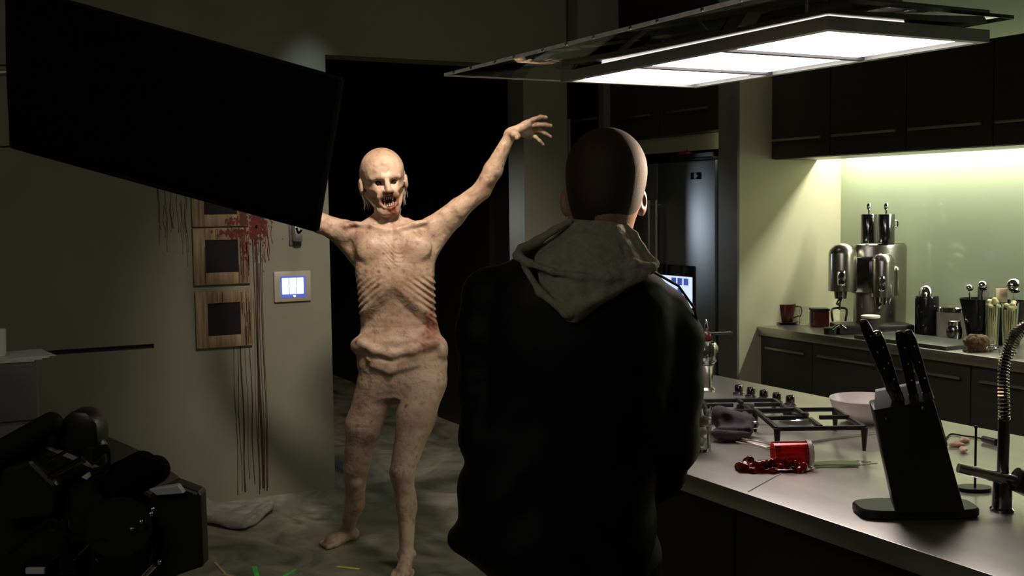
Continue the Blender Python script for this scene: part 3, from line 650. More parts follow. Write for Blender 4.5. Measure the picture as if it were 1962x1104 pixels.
# right-hand (picture) hand: palm down, fingers reaching right
s_.ell(J(978, 255, -.075), (.024, .024, .024), .02)
s_.cap(J(986, 251, -.08), J(1012, 238, -.09), .021, .019, .015); s_.cap(J(988, 256, -.06), J(1016, 252, -.05), .020, .017, .015); s_.cap(J(990, 252, -.04), J(1015, 262, -.02), .017, .013, .015)
s_.chain([J(1004, 237, -.09), J(1022, 229, -.10), J(1036, 224, -.11), J(1047, 225, -.12)], [.0115, .0105, .0095, .0085], .006)
s_.chain([J(1014, 243, -.07), J(1030, 239, -.10), J(1045, 239, -.11), J(1056, 241, -.11)], [.0112, .0105, .0095, .0085], .006)
s_.chain([J(1016, 250, -.04), J(1032, 249, -.07), J(1045, 255, -.08), J(1055, 262, -.07)], [.0108, .010, .009, .008], .006)
s_.chain([J(1014, 259, -.02), J(1026, 262, -.05), J(1034, 270, -.05), J(1041, 277, -.04)], [.0098, .009, .008, .0072], .006)
s_.chain([J(981, 253, -.09), J(987, 257, -.125), J(992, 261, -.15), J(990, 265, -.18)], [.020, .017, .012, .0095], .01)
# picture-left arm goes up behind the flag
shl = J(661, 444, 0); ml = J(614, 428, .01); ell_ = J(566, 408, .02); fl_ = J(552, 355, 0); wl = J(548, 285, -.03)
s_.ell(shl, (.052, .055, .052), .03); arm([shl, ml, ell_], [.050, .045, .038]); arm([ell_, fl_, wl], [.038, .038, .022]); s_.cap(J(684, 490, .02), J(640, 445, .0), .04, .03, .03)
s_.cap(wl, J(545, 262, -.04), .022, .034, .02); s_.ell(J(545, 252, -.04), (.036, .018, .04), .02)
for k in range(4): s_.chain([J(533+k*8, 240, -.04), J(528+k*9, 222, -.06), J(527+k*9, 205-3*(k in (1, 2)), -.08)], [.0108, .0098, .0085], .006)
s_.chain([J(556, 262, -.05), J(568, 250, -.08), J(574, 238, -.10)], [.016, .012, .009], .008)
# neck with tendons
s_.chain([J(748, 442, .0), J(744, 400, .0)], [.052, .048], .03)
s_.cap(J(722, 400, -.01), J(744, 440, -.075), .013, .011, .012); s_.cap(J(764, 400, -.015), J(756, 440, -.075), .012, .010, .012)
s_.cap(J(730, 410, .02), J(698, 432, .01), .020, .018, .035)
s_.cap(J(744, 412, -.05), J(749, 440, -.07), .013, .010, .014)
# head
RH = np.array((Matrix.Rotation(R_(14), 3, 'Z') @ Matrix.Rotation(R_(6), 3, 'X') @ Matrix.Rotation(R_(-6), 3, 'Y')))
HC = J(735, 345, -.03)
def h(x, y, z): return HC+RH @ np.array((x, y, z))
s_.ell(h(0, .018, .040), (.098, .112, .102), .02, R=RH); s_.ell(h(0, -.045, .035), (.075, .058, .075), .03, R=RH)      # skull, forehead
s_.ell(h(0, -.03, -.055), (.066, .072, .082), .03, R=RH)                                                          # face
s_.ell(h(0, -.068, -.128), (.038, .034, .028), .025, R=RH)                                                        # chin
for e in (-1, 1):
    s_.cap(h(e*.07, .02, -.06), h(e*.026, -.078, -.132), .020, .018, .02)                                         # jaw
    s_.cap(h(e*.075, -.01, -.022), h(e*.038, -.088, -.040), .014, .013, .015)                                     # cheek bone
    s_.cap(h(e*.012, -.104, .022), h(e*.058, -.078, .018), .012, .010, .012)                                      # brow ridge
    s_.ell(h(e*.034, -.102, -.004), (.028, .026, .0145), .009, True, R=np.array(RH @ np.array(Matrix.Rotation(R_(-12*e), 3, 'Y'))))                                         # socket
    s_.ell(h(e*.060, -.060, -.075), (.014, .028, .030), .018, True, R=RH)                                         # hollow cheek
    s_.ell(h(e*.101, .018, -.018), (.011, .022, .034), .010, R=RH); s_.ell(h(e*.113, .006, -.012), (.006, .010, .018), .005, True, R=RH)  # ear
    s_.ell(h(e*.014, -.124, -.038), (.010, .012, .008), .006, R=RH)                                               # nostril
    s_.chain([h(e*.020, -.108, -.040), h(e*.040, -.094, -.062), h(e*.038, -.088, -.10)], [.007, .008, .006], .010)  # snarl fold
s_.chain([h(0, -.104, .012), h(0, -.122, -.012), h(0, -.138, -.034)], [.010, .011, .013], .008)                  # nose
s_.ell(h(0, -.104, -.086), (.036, .052, .027), .007, True, R=RH)                                                 # open mouth
s_.chain([h(-.039, -.084, -.080), h(-.020, -.106, -.060), h(0, -.112, -.057), h(.020, -.106, -.060), h(.039, -.084, -.080)], [.005]*5, .005)
s_.chain([h(-.039, -.084, -.084), h(-.022, -.100, -.110), h(0, -.104, -.116), h(.022, -.100, -.110), h(.039, -.084, -.084)], [.006]*5, .006)
for e in range(3): s_.chain([h(-.04, -.088, .052+e*.013), h(0, -.098, .056+e*.013), h(.04, -.088, .052+e*.013)], [.003, .004, .003], .010)
body, V = s_.mesh('body', 'creature_skin', cr)
def stain(pts, V):
    w_ = np.zeros(len(V)); nz_ = .5+.5*np.sin(V[:, 0]*190+np.sin(V[:, 2]*120)*2)*np.sin(V[:, 2]*150+V[:, 0]*70)
    nz2 = .5+.5*np.sin(V[:, 0]*70+V[:, 2]*55)*np.sin(V[:, 2]*63+V[:, 1]*40)
    for c_, r_, a in pts: 
        dd_ = np.sqrt((((V-c_)/r_)**2).sum(1)); w_ = np.maximum(w_, a*np.clip(1.4-dd_, 0, 1)*(.35+.65*nz_)*(.5+.5*nz2))
    return np.clip(w_*1.25, 0, 1)
pts = [(h(0, -.10, -.088), np.array((.050, .05, .045)), 1.2), (h(0, -.10, -.120), np.array((.036, .05, .026)), 1.2), (h(.02, -.09, -.13), np.array((.03, .05, .03)), .9), (h(.0, -.115, -.05), np.array((.025, .02, .012)), .6), (h(.045, -.08, -.08), np.array((.012, .03, .04)), .6),
       (J(750, 422, -.05), np.array((.035, .06, .04)), .75), (J(826, 620, -.06), np.array((.035, .09, .07)), 1.0), (J(812, 652, -.09), np.array((.045, .06, .05)), .8), (J(835, 600, -.04), np.array((.02, .06, .03)), .7),
       (J(672, 430, -.05), np.array((.03, .05, .025)), .55), (J(700, 520, -.11), np.array((.01, .03, .012)), .8), (J(724, 546, -.11), np.array((.008, .03, .012)), 1), (J(814, 602, -.09), np.array((.010, .03, .010)), 1), (J(735, 670, -.11), np.array((.02, .03, .012)), .4),
       (J(910, 372, -.06), np.array((.03, .04, .02)), .22), (J(760, 740, -.1), np.array((.04, .04, .02)), .15)]
w_ = stain(pts, V)
for k in range(70):
    c_ = J(rng.uniform(660, 860), rng.uniform(440, 1000), rng.uniform(-.14, -.03)); w_ = np.maximum(w_, .8*np.clip(1.6-np.sqrt(((V-c_)**2).sum(1))/rng.uniform(.004, .008), 0, 1)*(np.abs(V[:, 1]-c_[1]) < .03))
# stain attribute, then near-black eyeballs and gum-coloured mouth cavity
ca = body.data.color_attributes.new('stain', 'FLOAT_COLOR', 'POINT'); ca.data.foreach_set('color', np.stack([w_, w_, w_, np.ones_like(w_)], 1).astype(np.float32).ravel())
q = MB()
for e in (-1, 1): q.ball(h(e*.034, -.076, -.004), .0135, 16)
q.build('eyes', 'eye_dark', cr)
q = MB()
q.ball(h(0, -.060, -.082), .034, 20, (1, .4, .8)); q.build('mouth_cavity', 'gum', cr)
q = MB()
for up, zz in ((1, -.066), (-1, -.106)):
    for k in range(7):
        a = (k-3)/3; x = a*.028; y = -.100+.014*a*a; L_ = .012 if abs(k-3) != 2 else .017
        p0 = Vector(h(x, y, zz)); p1 = Vector(h(x*.97, y, zz-up*L_)); q.cyl(p0, p1, .0045, .0025, 8)
q.build('teeth', 'teeth', cr)
# wispy hair round the sides and back
q = MB(); rr = random.Random(3)
for k in range(280):
    e = rr.choice((-1, 1)); az = rr.uniform(-.05, 1.4); ph = rr.uniform(-.55, .50 if az > .3 else .1)
    p0 = h(e*.097*math.cos(ph)*math.cos(az), .018+.111*math.cos(ph)*math.sin(az), .040+.101*math.sin(ph)); ln = rr.uniform(.03, .13)
    p1 = p0+RH @ np.array((e*rr.uniform(.003, .009), .006, -ln*.4)); p2 = p0+RH @ np.array((e*rr.uniform(-.012, .012), .008, -ln))
    q.tube(spline([p0-RH @ np.array((e*.003, .003, 0)), p1, p2], 3), [.0011]*6+[.0004], 4)
q.build('hair', 'wisp_hair', cr)

# ------------------------------------------------------------------ the man seen from behind
DM = 2.5; cb = at(1110, 700, d=DM); mn = thing('person', 'man seen from behind in black leather jacket and grey hood, cropped brown hair', 'person', (cb.x, cb.y, 0), -YAW)
Mi2 = (Matrix.Translation(mn.location) @ Matrix.Rotation(-YAW, 4, 'Z')).inverted()
def J(px, py, dv=0):
    v = Mi2 @ at(px, py, d=DM+dv); return np.array((v.x, v.y, v.z))
# head and body of skin
s_ = SDF((-.25, -.25, 1.25), (.3, .3, 1.80), .004)
hc = J(1161, 332)
s_.ell(hc+(0, .0, .0), (.087, .104, .094), .01); s_.ell(J(1158, 385, -.02), (.072, .085, .075), .03); s_.ell(J(1155, 395, .06), (.058, .06, .08), .03)
s_.cap(J(1152, 480, .0), J(1156, 385, .0), .068, .058, .03)
for e, px in ((-1, 1085), (1, 1229)):
    c_ = J(px, 388, .01); s_.ell(c_, (.011, .022, .031), .008, R=np.array(Matrix.Rotation(R_(-25*e), 3, 'Z'))); s_.ell(c_+(e*.006, -.012, .004), (.006, .010, .016), .004, True)
s_.cap(J(1165, 350, .10), J(1165, 385, .128), .012, .016, .01)
s_.ell(J(1160, 400, .115), (.03, .02, .03), .02)
headm, V = s_.mesh('head', 'skin', mn)
s_ = SDF((-.15, -.2, 1.45), (.25, .2, 1.80), .004)
s_.ell(hc+(0, -.008, .003), (.0885, .100, .0955), .01); s_.ell(J(1158, 380, -.026), (.074, .082, .073), .03); s_.cap(J(1150, 415, -.02), J(1156, 380, -.012), .056, .06, .02)
s_.ell(J(1160, 395, .12), (.09, .075, .11), .012, True)
hr, V = s_.mesh('hair', 'hair_brown', mn)
# jacket
s_ = SDF((-.42, -.35, .68), (.42, .42, 1.52), .007)
def row(py, xl, xr, fr, bk): a, b2 = J(xl, py), J(xr, py); return (a[2], a[0], b2[0], fr, bk)
def folds(x, y, z):
    return .004*np.sin(38*z+14*x+3*np.sin(20*x))*np.clip((1.25-z)/.2, 0, 1)+.005*np.sin(26*x+9*z)*np.clip((1.05-z)/.2, 0, 1)
s_.loft([row(452, 1060, 1190, -.07, .08), row(480, 1010, 1235, -.10, .10), row(505, 968, 1240, -.125, .12), row(530, 945, 1262, -.14, .13), row(575, 932, 1290, -.15, .14), row(650, 930, 1300, -.155, .14), row(740, 928, 1292, -.145, .135), row(800, 918, 1288, -.138, .13), row(840, 897, 1280, -.135, .13), row(900, 884, 1266, -.135, .13),
         row(975, 871, 1253, -.14, .14), row(1032, 860, 1250, -.145, .15), row(1042, 864, 1249, -.145, .15), row(1062, 890, 1248, -.143, .15), row(1098, 940, 1247, -.14, .15)], .02, 2.5, folds)
def sleeve(P, rs): s_.chain([np.array(p) for p in P], rs, .025)
sleeve([J(945, 572, .0), J(925, 640, -.01), J(921, 740, -.01), J(929, 838, -.02)], [.072, .056, .046, .052]); sleeve([J(929, 838, -.02), J(960, 880, .12), J(1000, 910, .22)], [.052, .048, .042])
sleeve([J(1268, 607, .0), J(1294, 650, -.01), J(1294, 750, -.015), J(1284, 850, -.02)], [.066, .058, .056, .060]); sleeve([J(1284, 850, -.02), J(1262, 905, .06), J(1220, 950, .17)], [.060, .056, .046])
for k in range(5): s_.ell(J(1300-k*3, 700+k*32, -.05), (.045, .014, .008), .012); s_.ell(J(918+k*2, 690+k*30, -.045), (.04, .014, .008), .012)
for k in range(4): s_.chain([J(1235, 560+k*60, -.115), J(1262, 600+k*55, -.10), J(1270, 650+k*50, -.08)], [.004, .007, .004], .012)
jk, V = s_.mesh('jacket', 'jacket', mn, 2)
q = MB(); q.tube([Vector(J(1250-i*3, 520+i*2, -.10+i*.0)) for i in range(1)]+[Vector(J(1300, 548, -.045)), Vector(J(1330, 590, -.03)), Vector(J(1340, 640, -.03))], .003, 6).build('shoulder_seam', 'jacket_seam', mn)
# hood: soft collar cone, then the folded bag of the hood hanging to a point
s_ = SDF((-.22, -.28, 1.28), (.24, .16, 1.63), .0038)
def hf(x, y, z): return .0018*np.sin(70*x+40*z)*1.0
s_.loft([row(420, 1098, 1186, -.085, .03), row(432, 1084, 1200, -.10, .05), row(450, 1062, 1214, -.118, .08), row(475, 1030, 1232, -.14, .09), row(498, 1000, 1246, -.155, .09), row(520, 998, 1248, -.168, .08), row(545, 1012, 1208, -.178, .03), row(572, 1040, 1160, -.178, -.02), row(595, 1066, 1118, -.172, -.06), row(606, 1080, 1098, -.165, -.09)], .012, 2.1, hf)
s_.cap(J(1146, 480, .0), J(1150, 405, -.01), .064, .060, .008, True)
rim = [J(1092, 424, -.07), J(1062, 441, -.07), J(1030, 462, -.075), J(1000, 478, -.09), J(992, 490, -.12), J(1015, 505, -.15), J(1060, 520, -.165), J(1110, 530, -.17), J(1165, 534, -.168), J(1210, 528, -.15), J(1245, 516, -.115), J(1254, 506, -.09)]
s_.chain(rim, [.007, .008, .010, .011, .010, .008, .007, .007, .008, .009, .010, .009], .008)
s_.chain([J(1200, 432, -.06), J(1215, 452, -.07), J(1226, 475, -.08), J(1252, 506, -.09)], [.006, .008, .010, .010], .012)
s_.chain([J(1250, 512, -.115), J(1215, 505, -.14), J(1180, 520, -.155), J(1150, 530, -.165)], [.009, .008, .007, .004], .010)
s_.chain([J(1008, 500, -.125), J(1040, 545, -.168), J(1075, 560, -.186)], [.007, .006, .004], .01, True)
s_.chain([J(1060, 538, -.185), J(1100, 546, -.19), J(1160, 546, -.188), J(1215, 534, -.172)], [.005, .007, .007, .004], .008, True)
s_.chain([J(1005, 512, -.13), J(1035, 560, -.165), J(1085, 600, -.172), J(1150, 570, -.172), J(1235, 528, -.135)], [.007, .008, .009, .008, .008], .012)
s_.chain([J(1035, 470, -.12), J(1060, 500, -.155), J(1075, 515, -.165)], [.004, .006, .003], .01, True)
s_.chain([J(1195, 475, -.12), J(1205, 500, -.145)], [.005, .004], .01, True)
hd_, V = s_.mesh('hood', 'hoodie', mn, 2)
# trousers and shoes
s_ = SDF((-.3, -.22, .05), (.3, .25, .95), .009)
s_.loft([(.92, -.16, .15, -.10, .12), (.80, -.17, .15, -.11, .12)], .02)
for e in (-1, 1): s_.chain([(e*.085-.005, 0, .82), (e*.10, .0, .48), (e*.11, .01, .09)], [.10, .072, .062], .01)
tr, V = s_.mesh('trousers', 'trousers', mn)
for e in (-1, 1):
    s2_ = SDF((e*.11-.07, -.12, -.005), (e*.11+.07, .25, .14), .007); s2_.loft([(0.0, e*.11-.05, e*.11+.05, -.08, .2), (.04, e*.11-.048, e*.11+.048, -.08, .19), (.09, e*.11-.04, e*.11+.04, -.075, .06), (.12, e*.11-.04, e*.11+.04, -.06, .05)], .02); s2_.mesh('shoe', 'black_plastic', mn)

# ------------------------------------------------------------------ on the island
Zi = .9205
def lay(name, label, cat, px, py, z=Zi, rz=-YAW, group=None): p = at(px, py, z=z); return thing(name, label, cat, (p.x, p.y, z), rz, group)
cam_names = ['farthest left', 'second from left', 'middle of the five', 'fourth from left', 'rightmost of the five']
hob = thing('gas_hob', 'gas hob set in the island top with two burners and five knobs', 'hob', (2.30, 2.85, Zi))
MB().box((-.22, -.42, 0), (.34, .42, .006), .002).build('plate', 'steel_top', hob)
for k in range(5):
    kk = MB().lathe([(0, 0), (.021, 0), (.021, .008), (.015, .010), (.014, .032), (.012, .035), (0, .035)], (.27, .30-k*.066, .006), 20)
    kk.box((.27-.013, .30-k*.066-.004, .035), (.27+.013, .30-k*.066+.004, .043), .0015).build('knob', 'dark_chrome', hob)
for px, py, r_ in ((1428, 792, .038), (1525, 806, .052)):
    p = at(px, py, z=.93)-Vector((2.30, 2.85, Zi)); p.z = .006
    bn = MB().lathe([(0, 0), (r_, 0), (r_, .012), (r_*.9, .016), (r_*.9, .018), (0, .018)], p, 32).build('burner', 'machine_steel', hob)
    MB().lathe([(0, .018), (r_*.72, .018), (r_*.76, .024), (r_*.7, .030), (r_*.3, .032), (0, .032)], p, 32).build('burner_cap', 'cast_iron', bn)
def grate(label, px, py, wd, dp, hh, full=True):
    p = at(px, py, z=Zi+hh); t = thing('pan_support', label, 'pan support', (p.x, p.y, Zi+.0065), -YAW, 'cast iron pan supports on the hob')
    q = MB(); b_ = .006; zt = hh-.006
    q.box((0, -b_, zt-.007), (wd, b_, zt+.005), .002).box((0, -dp-b_, zt-.007), (wd, -dp+b_, zt+.005), .002)
    q.box((-b_, -dp, zt-.007), (b_, 0, zt+.005), .002).box((wd-b_, -dp, zt-.007), (wd+b_, 0, zt+.005), .002)
    q.box((wd/2-b_, -dp*.36, zt-.004), (wd/2+b_, .0, zt+.008), .002).box((wd/2-b_, -dp, zt-.004), (wd/2+b_, -dp*.64, zt+.008), .002)
    q.box((0, -dp/2-b_, zt-.004), (wd*.36, -dp/2+b_, zt+.008), .002).box((wd*.64, -dp/2-b_, zt-.004), (wd, -dp/2+b_, zt+.008), .002)
    q.build('bars', 'cast_iron', t)
    for x in (0, wd):
        for y in (0, -dp): MB().cyl((x, y, 0), (x, y, zt), .005, .010, 10).build('foot', 'cast_iron', t)
grate('cast iron pan support over the rear left burner, behind grey mitt', 1343, 768, .235, .20, .045)
grate('cast iron pan support nearer the knife block, standing taller', 1447, 786, .235, .28, .07)
# pepper mill
t = lay('pepper_mill', 'glass pepper mill with red collar and black crank beside the jacket', 'mill', 1353, 752)
MB().lathe([(0, 0), (.034, 0), (.034, .012), (.026, .02), (.024, .06), (.026, .095), (.030, .10), (.030, .102), (0, .102)], n=28).build('base', 'machine_steel', t)
MB().lathe([(.028, .102), (.040, .115), (.044, .14), (.043, .165), (.032, .185), (.030, .18), (.040, .163), (.041, .14), (.037, .118), (.027, .106), (.028, .102)], n=28).build('glass_bowl', 'glass', t)
MB().lathe([(0, .185), (.020, .187), (.022, .20), (.018, .215), (.012, .22), (0, .22)], n=24).build('collar', 'red_mug', t)
MB().lathe([(0, .22), (.006, .222), (.008, .235), (.005, .25), (.003, .262), (0, .265)], n=16).build('finial', 'chrome', t)
q = MB(); q.cyl((.015, 0, .212), (.085, -.005, .214), .006, .008, 12).ball((.085, -.005, .214), .0085); q.build('crank', 'black_plastic', t)
# glass storage jar with pinkish food
t = lay('glass_jar', 'tall clear glass with pinkish contents half hidden by the jacket', 'jar', 1336, 862)
MB().lathe([(0, 0), (.036, 0), (.038, .004), (.040, .12), (.0385, .12), (.0365, .007), (0, .006)], n=32).build('glass_body', 'glass', t)
q = SDF((-.04, -.04, 0), (.04, .04, .09), .004)
for k in range(14): q.ell((rng.uniform(-.02, .02), rng.uniform(-.02, .02), .02+k*.0035), (.014, .013, .008), .006)
q.mesh('contents', 'white_ceramic', t)
MB().lathe([(.037, .07), (.039, .075), (.039, .09), (0, .095)], n=24).build('dark_liquid', 'dark_chrome', t)
# oven mitt
t = lay('oven_mitt', 'crumpled dark grey oven mitt with loop lying by the burner', 'oven mitt', 1400, 845)
s_ = SDF((-.09, -.07, -.002), (.11, .16, .12), .004)
s_.ell((.0, .0, .022), (.058, .032, .022), .02); s_.ell((.015, .05, .042), (.050, .04, .036), .02); s_.ell((-.02, .07, .062), (.03, .03, .028), .02)
s_.chain([(.05, .0, .03), (.065, .04, .05), (.055, .08, .062)], [.014, .012, .01], .01)
s_.ell((-.01, .012, .060), (.018, .03, .018), .01, True); s_.chain([(-.05, .0, .035), (0, -.022, .036), (.05, -.01, .03)], [.004]*3, .006, True)
s_.mesh('mitt_body', 'glove_grey', t)
q = MB(); q.tube(spline([(.055, .02, .045), (.078, .01, .050), (.082, .02, .035), (.064, .03, .032), (.055, .02, .045)], 6), .003, 8).build('loop', 'chrome', t)
# skewers, red tumbler with jelly
for k, (a, b_) in enumerate((((1410, 841), (1488, 858)), ((1418, 838), (1492, 852)))):
    A, B = at(*a, z=.935), at(*b_, z=.935); c_ = (A+B)/2
    tag(place(MB().cyl(A-c_, B-c_, .0022, .0016, 8).build('wooden_skewer', 'straw', None), (c_.x, c_.y, Zi+.006+k*.005)), ['pale wooden skewer running into the red tumbler, front one', 'pale wooden skewer lying just behind the other skewer'][k], 'skewer', 'wooden skewers by the red tumbler')
t = lay('tumbler', 'red glass tumbler tipped on its side, spilling red jelly', 'glass', 1518, 896)
T = Matrix.Rotation(R_(96), 3, 'Y')
MB().lathe([(.0335, .050), (.032, -.045), (.031, -.049), (0, -.049), (0, -.044), (.029, -.043), (.031, .050), (.0335, .050)], (0, 0, .036), 32, Matrix.Rotation(R_(-92), 3, 'Y')).build('glass_body', 'red_glass', t)
MB().lathe([(.0325, -.047), (.0328, -.036), (.0336, -.036), (.0334, -.047), (.0325, -.047)], (0, 0, .036), 32, Matrix.Rotation(R_(-92), 3, 'Y')).build('label_band', 'white_ceramic', t)
s_ = SDF((-.20, -.09, -.004), (.09, .07, .06), .0032)
for k in range(70):
    x = rng.uniform(-.14, .03); y = rng.normal(-.025, .016); s_.ell((x, y, rng.uniform(.004, .022)), (rng.uniform(.006, .013),)*3, .004)
s_.ell((-.05, -.025, .004), (.10, .035, .007), .006)
o, V = s_.mesh('red_jelly', 'red_jelly'); pt = at(1518, 896, z=Zi); tag(place(o, (pt.x, pt.y, Zi), -YAW), 'lumpy spill of wet red jelly before the tipped tumbler', 'spill', kind='stuff')
# herb stalks
t = lay('herb_bunch', 'pale green stalks with leafy tips on the steel top right of the tumbler', 'herbs', 1600, 893)
q = MB()
for k in range(9): q.tube(spline([(-.05, -.012+k*.003, .006), (0, -.014+k*.0035, .008), (.06, -.016+k*.004, .006)], 4), .0035, 6)
q.build('stalks', 'herb_pale', t)
q = MB()
for k in range(26):
    x, y = rng.uniform(-.085, -.045), rng.uniform(-.02, .02); q.ball((x, y, .007), .006, 8, (1.2, .8, .4))
for k in range(14): q.ball((rng.uniform(.03, .11), rng.uniform(-.02, .03), .006), .005, 8, (1.5, .6, .3))
q.build('leaves', 'green_herb', t)
# white bowl
t = lay('bowl', 'wide white ceramic bowl behind the knife block', 'bowl', 1658, 812)
MB().lathe([(0, 0), (.045, 0), (.048, .006), (.075, .02), (.098, .05), (.108, .078), (.106, .081), (.094, .054), (.07, .026), (.04, .010), (0, .009)], n=48).build('bowl_body', 'white_ceramic', t)
# knife block
kb = lay('knife_block', 'leaning black knife block on rounded foot, holding four knives', 'knife block', 1770, 988, rz=-YAW)
Kt = (Matrix.Translation(kb.location) @ Matrix.Rotation(-YAW, 4, 'Z')).inverted()
def B_(px, py, dv=0): return Kt @ at(px, py, d=2.40+dv)
def outline(cx, cy, rx, ry, n=4, k=40): return [Vector((cx+rx*math.copysign(abs(math.cos(2*math.pi*i/k))**(2/n), math.cos(2*math.pi*i/k)), cy+ry*math.copysign(abs(math.sin(2*math.pi*i/k))**(2/n), math.sin(2*math.pi*i/k)), 0)) for i in range(k)]
MB().prism(outline(-.012, .02, .13, .058), (0, 0, .020), 0).build('foot', 'black_plastic', kb).modifiers.new('b', 'BEVEL').width = .004
f0, f1, f2, f3 = B_(1716, 985, -.02), B_(1850, 1006, -.02), B_(1790, 768, .02), B_(1673, 786, .02)
f0.z = f1.z = .0205; bk = Vector((.012, .085, .012))
q = MB(); q.prism([f0, f1, f2, f3], (.012, .07, .010), .004)
q.prism([f3+Vector((.004, .002, 0)), f2+Vector((-.004, .002, 0)), f2+Vector((-.006, .055, .030)), f3+Vector((.022, .055, .030))], (.002, .01, .004), .001)
q.build('block', 'black_plastic', kb)
q = MB()
for p in ((1698, 803), (1768, 783)): v = B_(*p, .012); q.ball(v, .004, 10)
q.build('rivets', 'dark_chrome', kb)
kn = [((1655, 618), (1706, 742), 'outermost left, tallest'), ((1681, 640), (1722, 762), 'second from left, with bright metal cap'), ((1724, 640), (1752, 765), 'third from left'), ((1741, 638), (1779, 760), 'rightmost')]
for i, (a, b_, s1_) in enumerate(kn):
    A, B = at(*a, d=2.44), at(*b_, d=2.44); t = thing('knife', 'black handled kitchen knife in the block, '+s1_, 'knife', B, 0, 'four knives in the block'); A = A-B; B = Vector((0, 0, 0)); d_ = (A-B).normalized()
    q = MB(); q.tube([B, B+(A-B)*.1, B+(A-B)*.5, B+(A-B)*.9, A], [.009, .0095, .0115, .012, .009], 14).build('handle', 'knife_black', t)
    q = MB(); q.ball(A, .0095 if i != 1 else .0105, 12, (1, 1, .8)); q.build('end_cap', 'chrome' if i == 1 else 'black_plastic', t)
    q = MB(); q.tube([B-d_*.006, B+d_*.012], .0105, 14).build('bolster', 'dark_chrome', t)
    s3 = Vector((.010, -.006, 0)); q = MB(); q.prism([-s3, s3, s3*.8-d_*.11, -d_*.13], (.0007, .001, 0)).build('blade', 'chrome', t)
    q = MB(); 
    for u in (.3, .55, .8): c_ = B+(A-B)*u; q.ball(c_+Vector((-.005, -.0095, 0)), .0024, 8)
    q.build('rivets', 'chrome', t)
# spring tap
t = lay('kitchen_tap', 'chrome pull-down kitchen tap with coiled spring hose at the right edge', 'tap', 1920, 978)
Tt = (Matrix.Translation(t.location) @ Matrix.Rotation(-YAW, 4, 'Z')).inverted(); dt = at(1920, 978, z=Zi); DT = dt.x*math.sin(YAW)+dt.y*math.cos(YAW)
def T_(px, py, dv=0): return Tt @ at(px, py, d=DT+dv)
MB().lathe([(0, 0), (.026, 0), (.026, .004), (.022, .008), (.020, .06), (.019, .064), (0, .064)], n=28).build('base', 'dark_chrome', t)
q = MB(); q.cyl((0, 0, .06), T_(1924, 800), .0125); q.build('riser', 'dark_chrome', t)
path = spline([T_(1924, 805), T_(1923, 760), T_(1923, 715), T_(1930, 675), T_(1945, 645), T_(1968, 625), T_(2000, 625), T_(2025, 660), T_(2030, 720)], 40)
q = MB(); q.tube(path, .007, 8).build('hose', 'rubber', t)
q = MB(); sp = []
for i in range(0, len(path)-1):
    tt = (path[i+1]-path[i]).normalized(); nn = tt.cross(Vector((0, 1, 0))).normalized(); bb = tt.cross(nn); a = i*1.05
    sp.append(path[i]+(nn*math.cos(a)+bb*math.sin(a))*.0125)
q.tube(sp, .0022, 5).build('spring', 'chrome', t)
q = MB(); q.tube([T_(1836, 897, -.02), T_(1870, 905, -.02), T_(1955, 925, 0)], [.0105, .012, .014], 16).build('lever_arm', 'chrome', t)
q = MB(); q.cyl(T_(1945, 918, -.02), T_(1990, 935, -.02), .026, .03, 24).build('spray_grip', 'black_plastic', t)
q = MB(); q.cyl(T_(2030, 720), T_(2034, 800), .016, .022, 20).build('spray_head', 'dark_chrome', t)
t = lay('paper_towel_rod', 'thin black upright rod on flat oval foot left of the tap', 'rod', 1868, 940)
q = MB(); q.cyl((0, 0, .006), (0, 0, .150), .0028, n=10).ball((0, 0, .150), .0045, 10); q.build('rod', 'black_plastic', t)
MB().prism(outline(.0, .005, .040, .028, 2.2, 28), (0, 0, .008)).build('foot', 'black_plastic', t)
# food scraps, cable plug
for k, (px, py, s1_) in enumerate(((1833, 856, 'left one behind the block'), (1848, 848, 'middle one behind the block'), (1846, 866, 'nearest one behind the block'))):
    t_ = SDF((-.03, -.02, -.002), (.03, .02, .02), .003); t_.chain([(-.018, 0, .006), (0, .003, .007), (.018, -.001, .005)], [.006, .008, .005], .004); t_.ell((.003, -.006, .006), (.012, .006, .005), .004)
    o, V = t_.mesh('meat_strip', 'pink_meat'); p = at(px, py, z=Zi); tag(place(o, (p.x, p.y, Zi), -YAW+k*.6), 'small pink meat strip on the island, '+s1_, 'meat', 'pink meat strips behind the knife block')
t = lay('power_cable', 'thin black cable with plug lying behind the rod', 'cable', 1860, 842)
TT = (Matrix.Translation(t.location) @ Matrix.Rotation(-YAW, 4, 'Z')).inverted()
q = MB(); q.tube(spline([TT @ at(x, y, z=Zi+.003) for x, y in ((1812, 842), (1822, 832), (1845, 835), (1868, 838), (1886, 842))], 5), .0025, 6).build('wire', 'rubber', t)
q = MB(); q.cyl(TT @ at(1884, 841, z=Zi+.010), TT @ at(1910, 848, z=Zi+.010), .009, .010, 14).build('plug', 'black_plastic', t)

# ------------------------------------------------------------------ on the back counter
Zc = .9205
def bx(px, X, Yo=None): v = at(px, 560, X=X); return v
def stand(name, label, cat, px, X, group=None, z=Zc, rz=0): v = at(px, 600, X=X); return thing(name, label, cat, (v.x, v.y, z), rz, group)
em = stand('espresso_machine', 'large steel espresso machine with two rounded heads, two tall mugs on top', 'espresso machine', 1680, 4.52, rz=-R_(28))
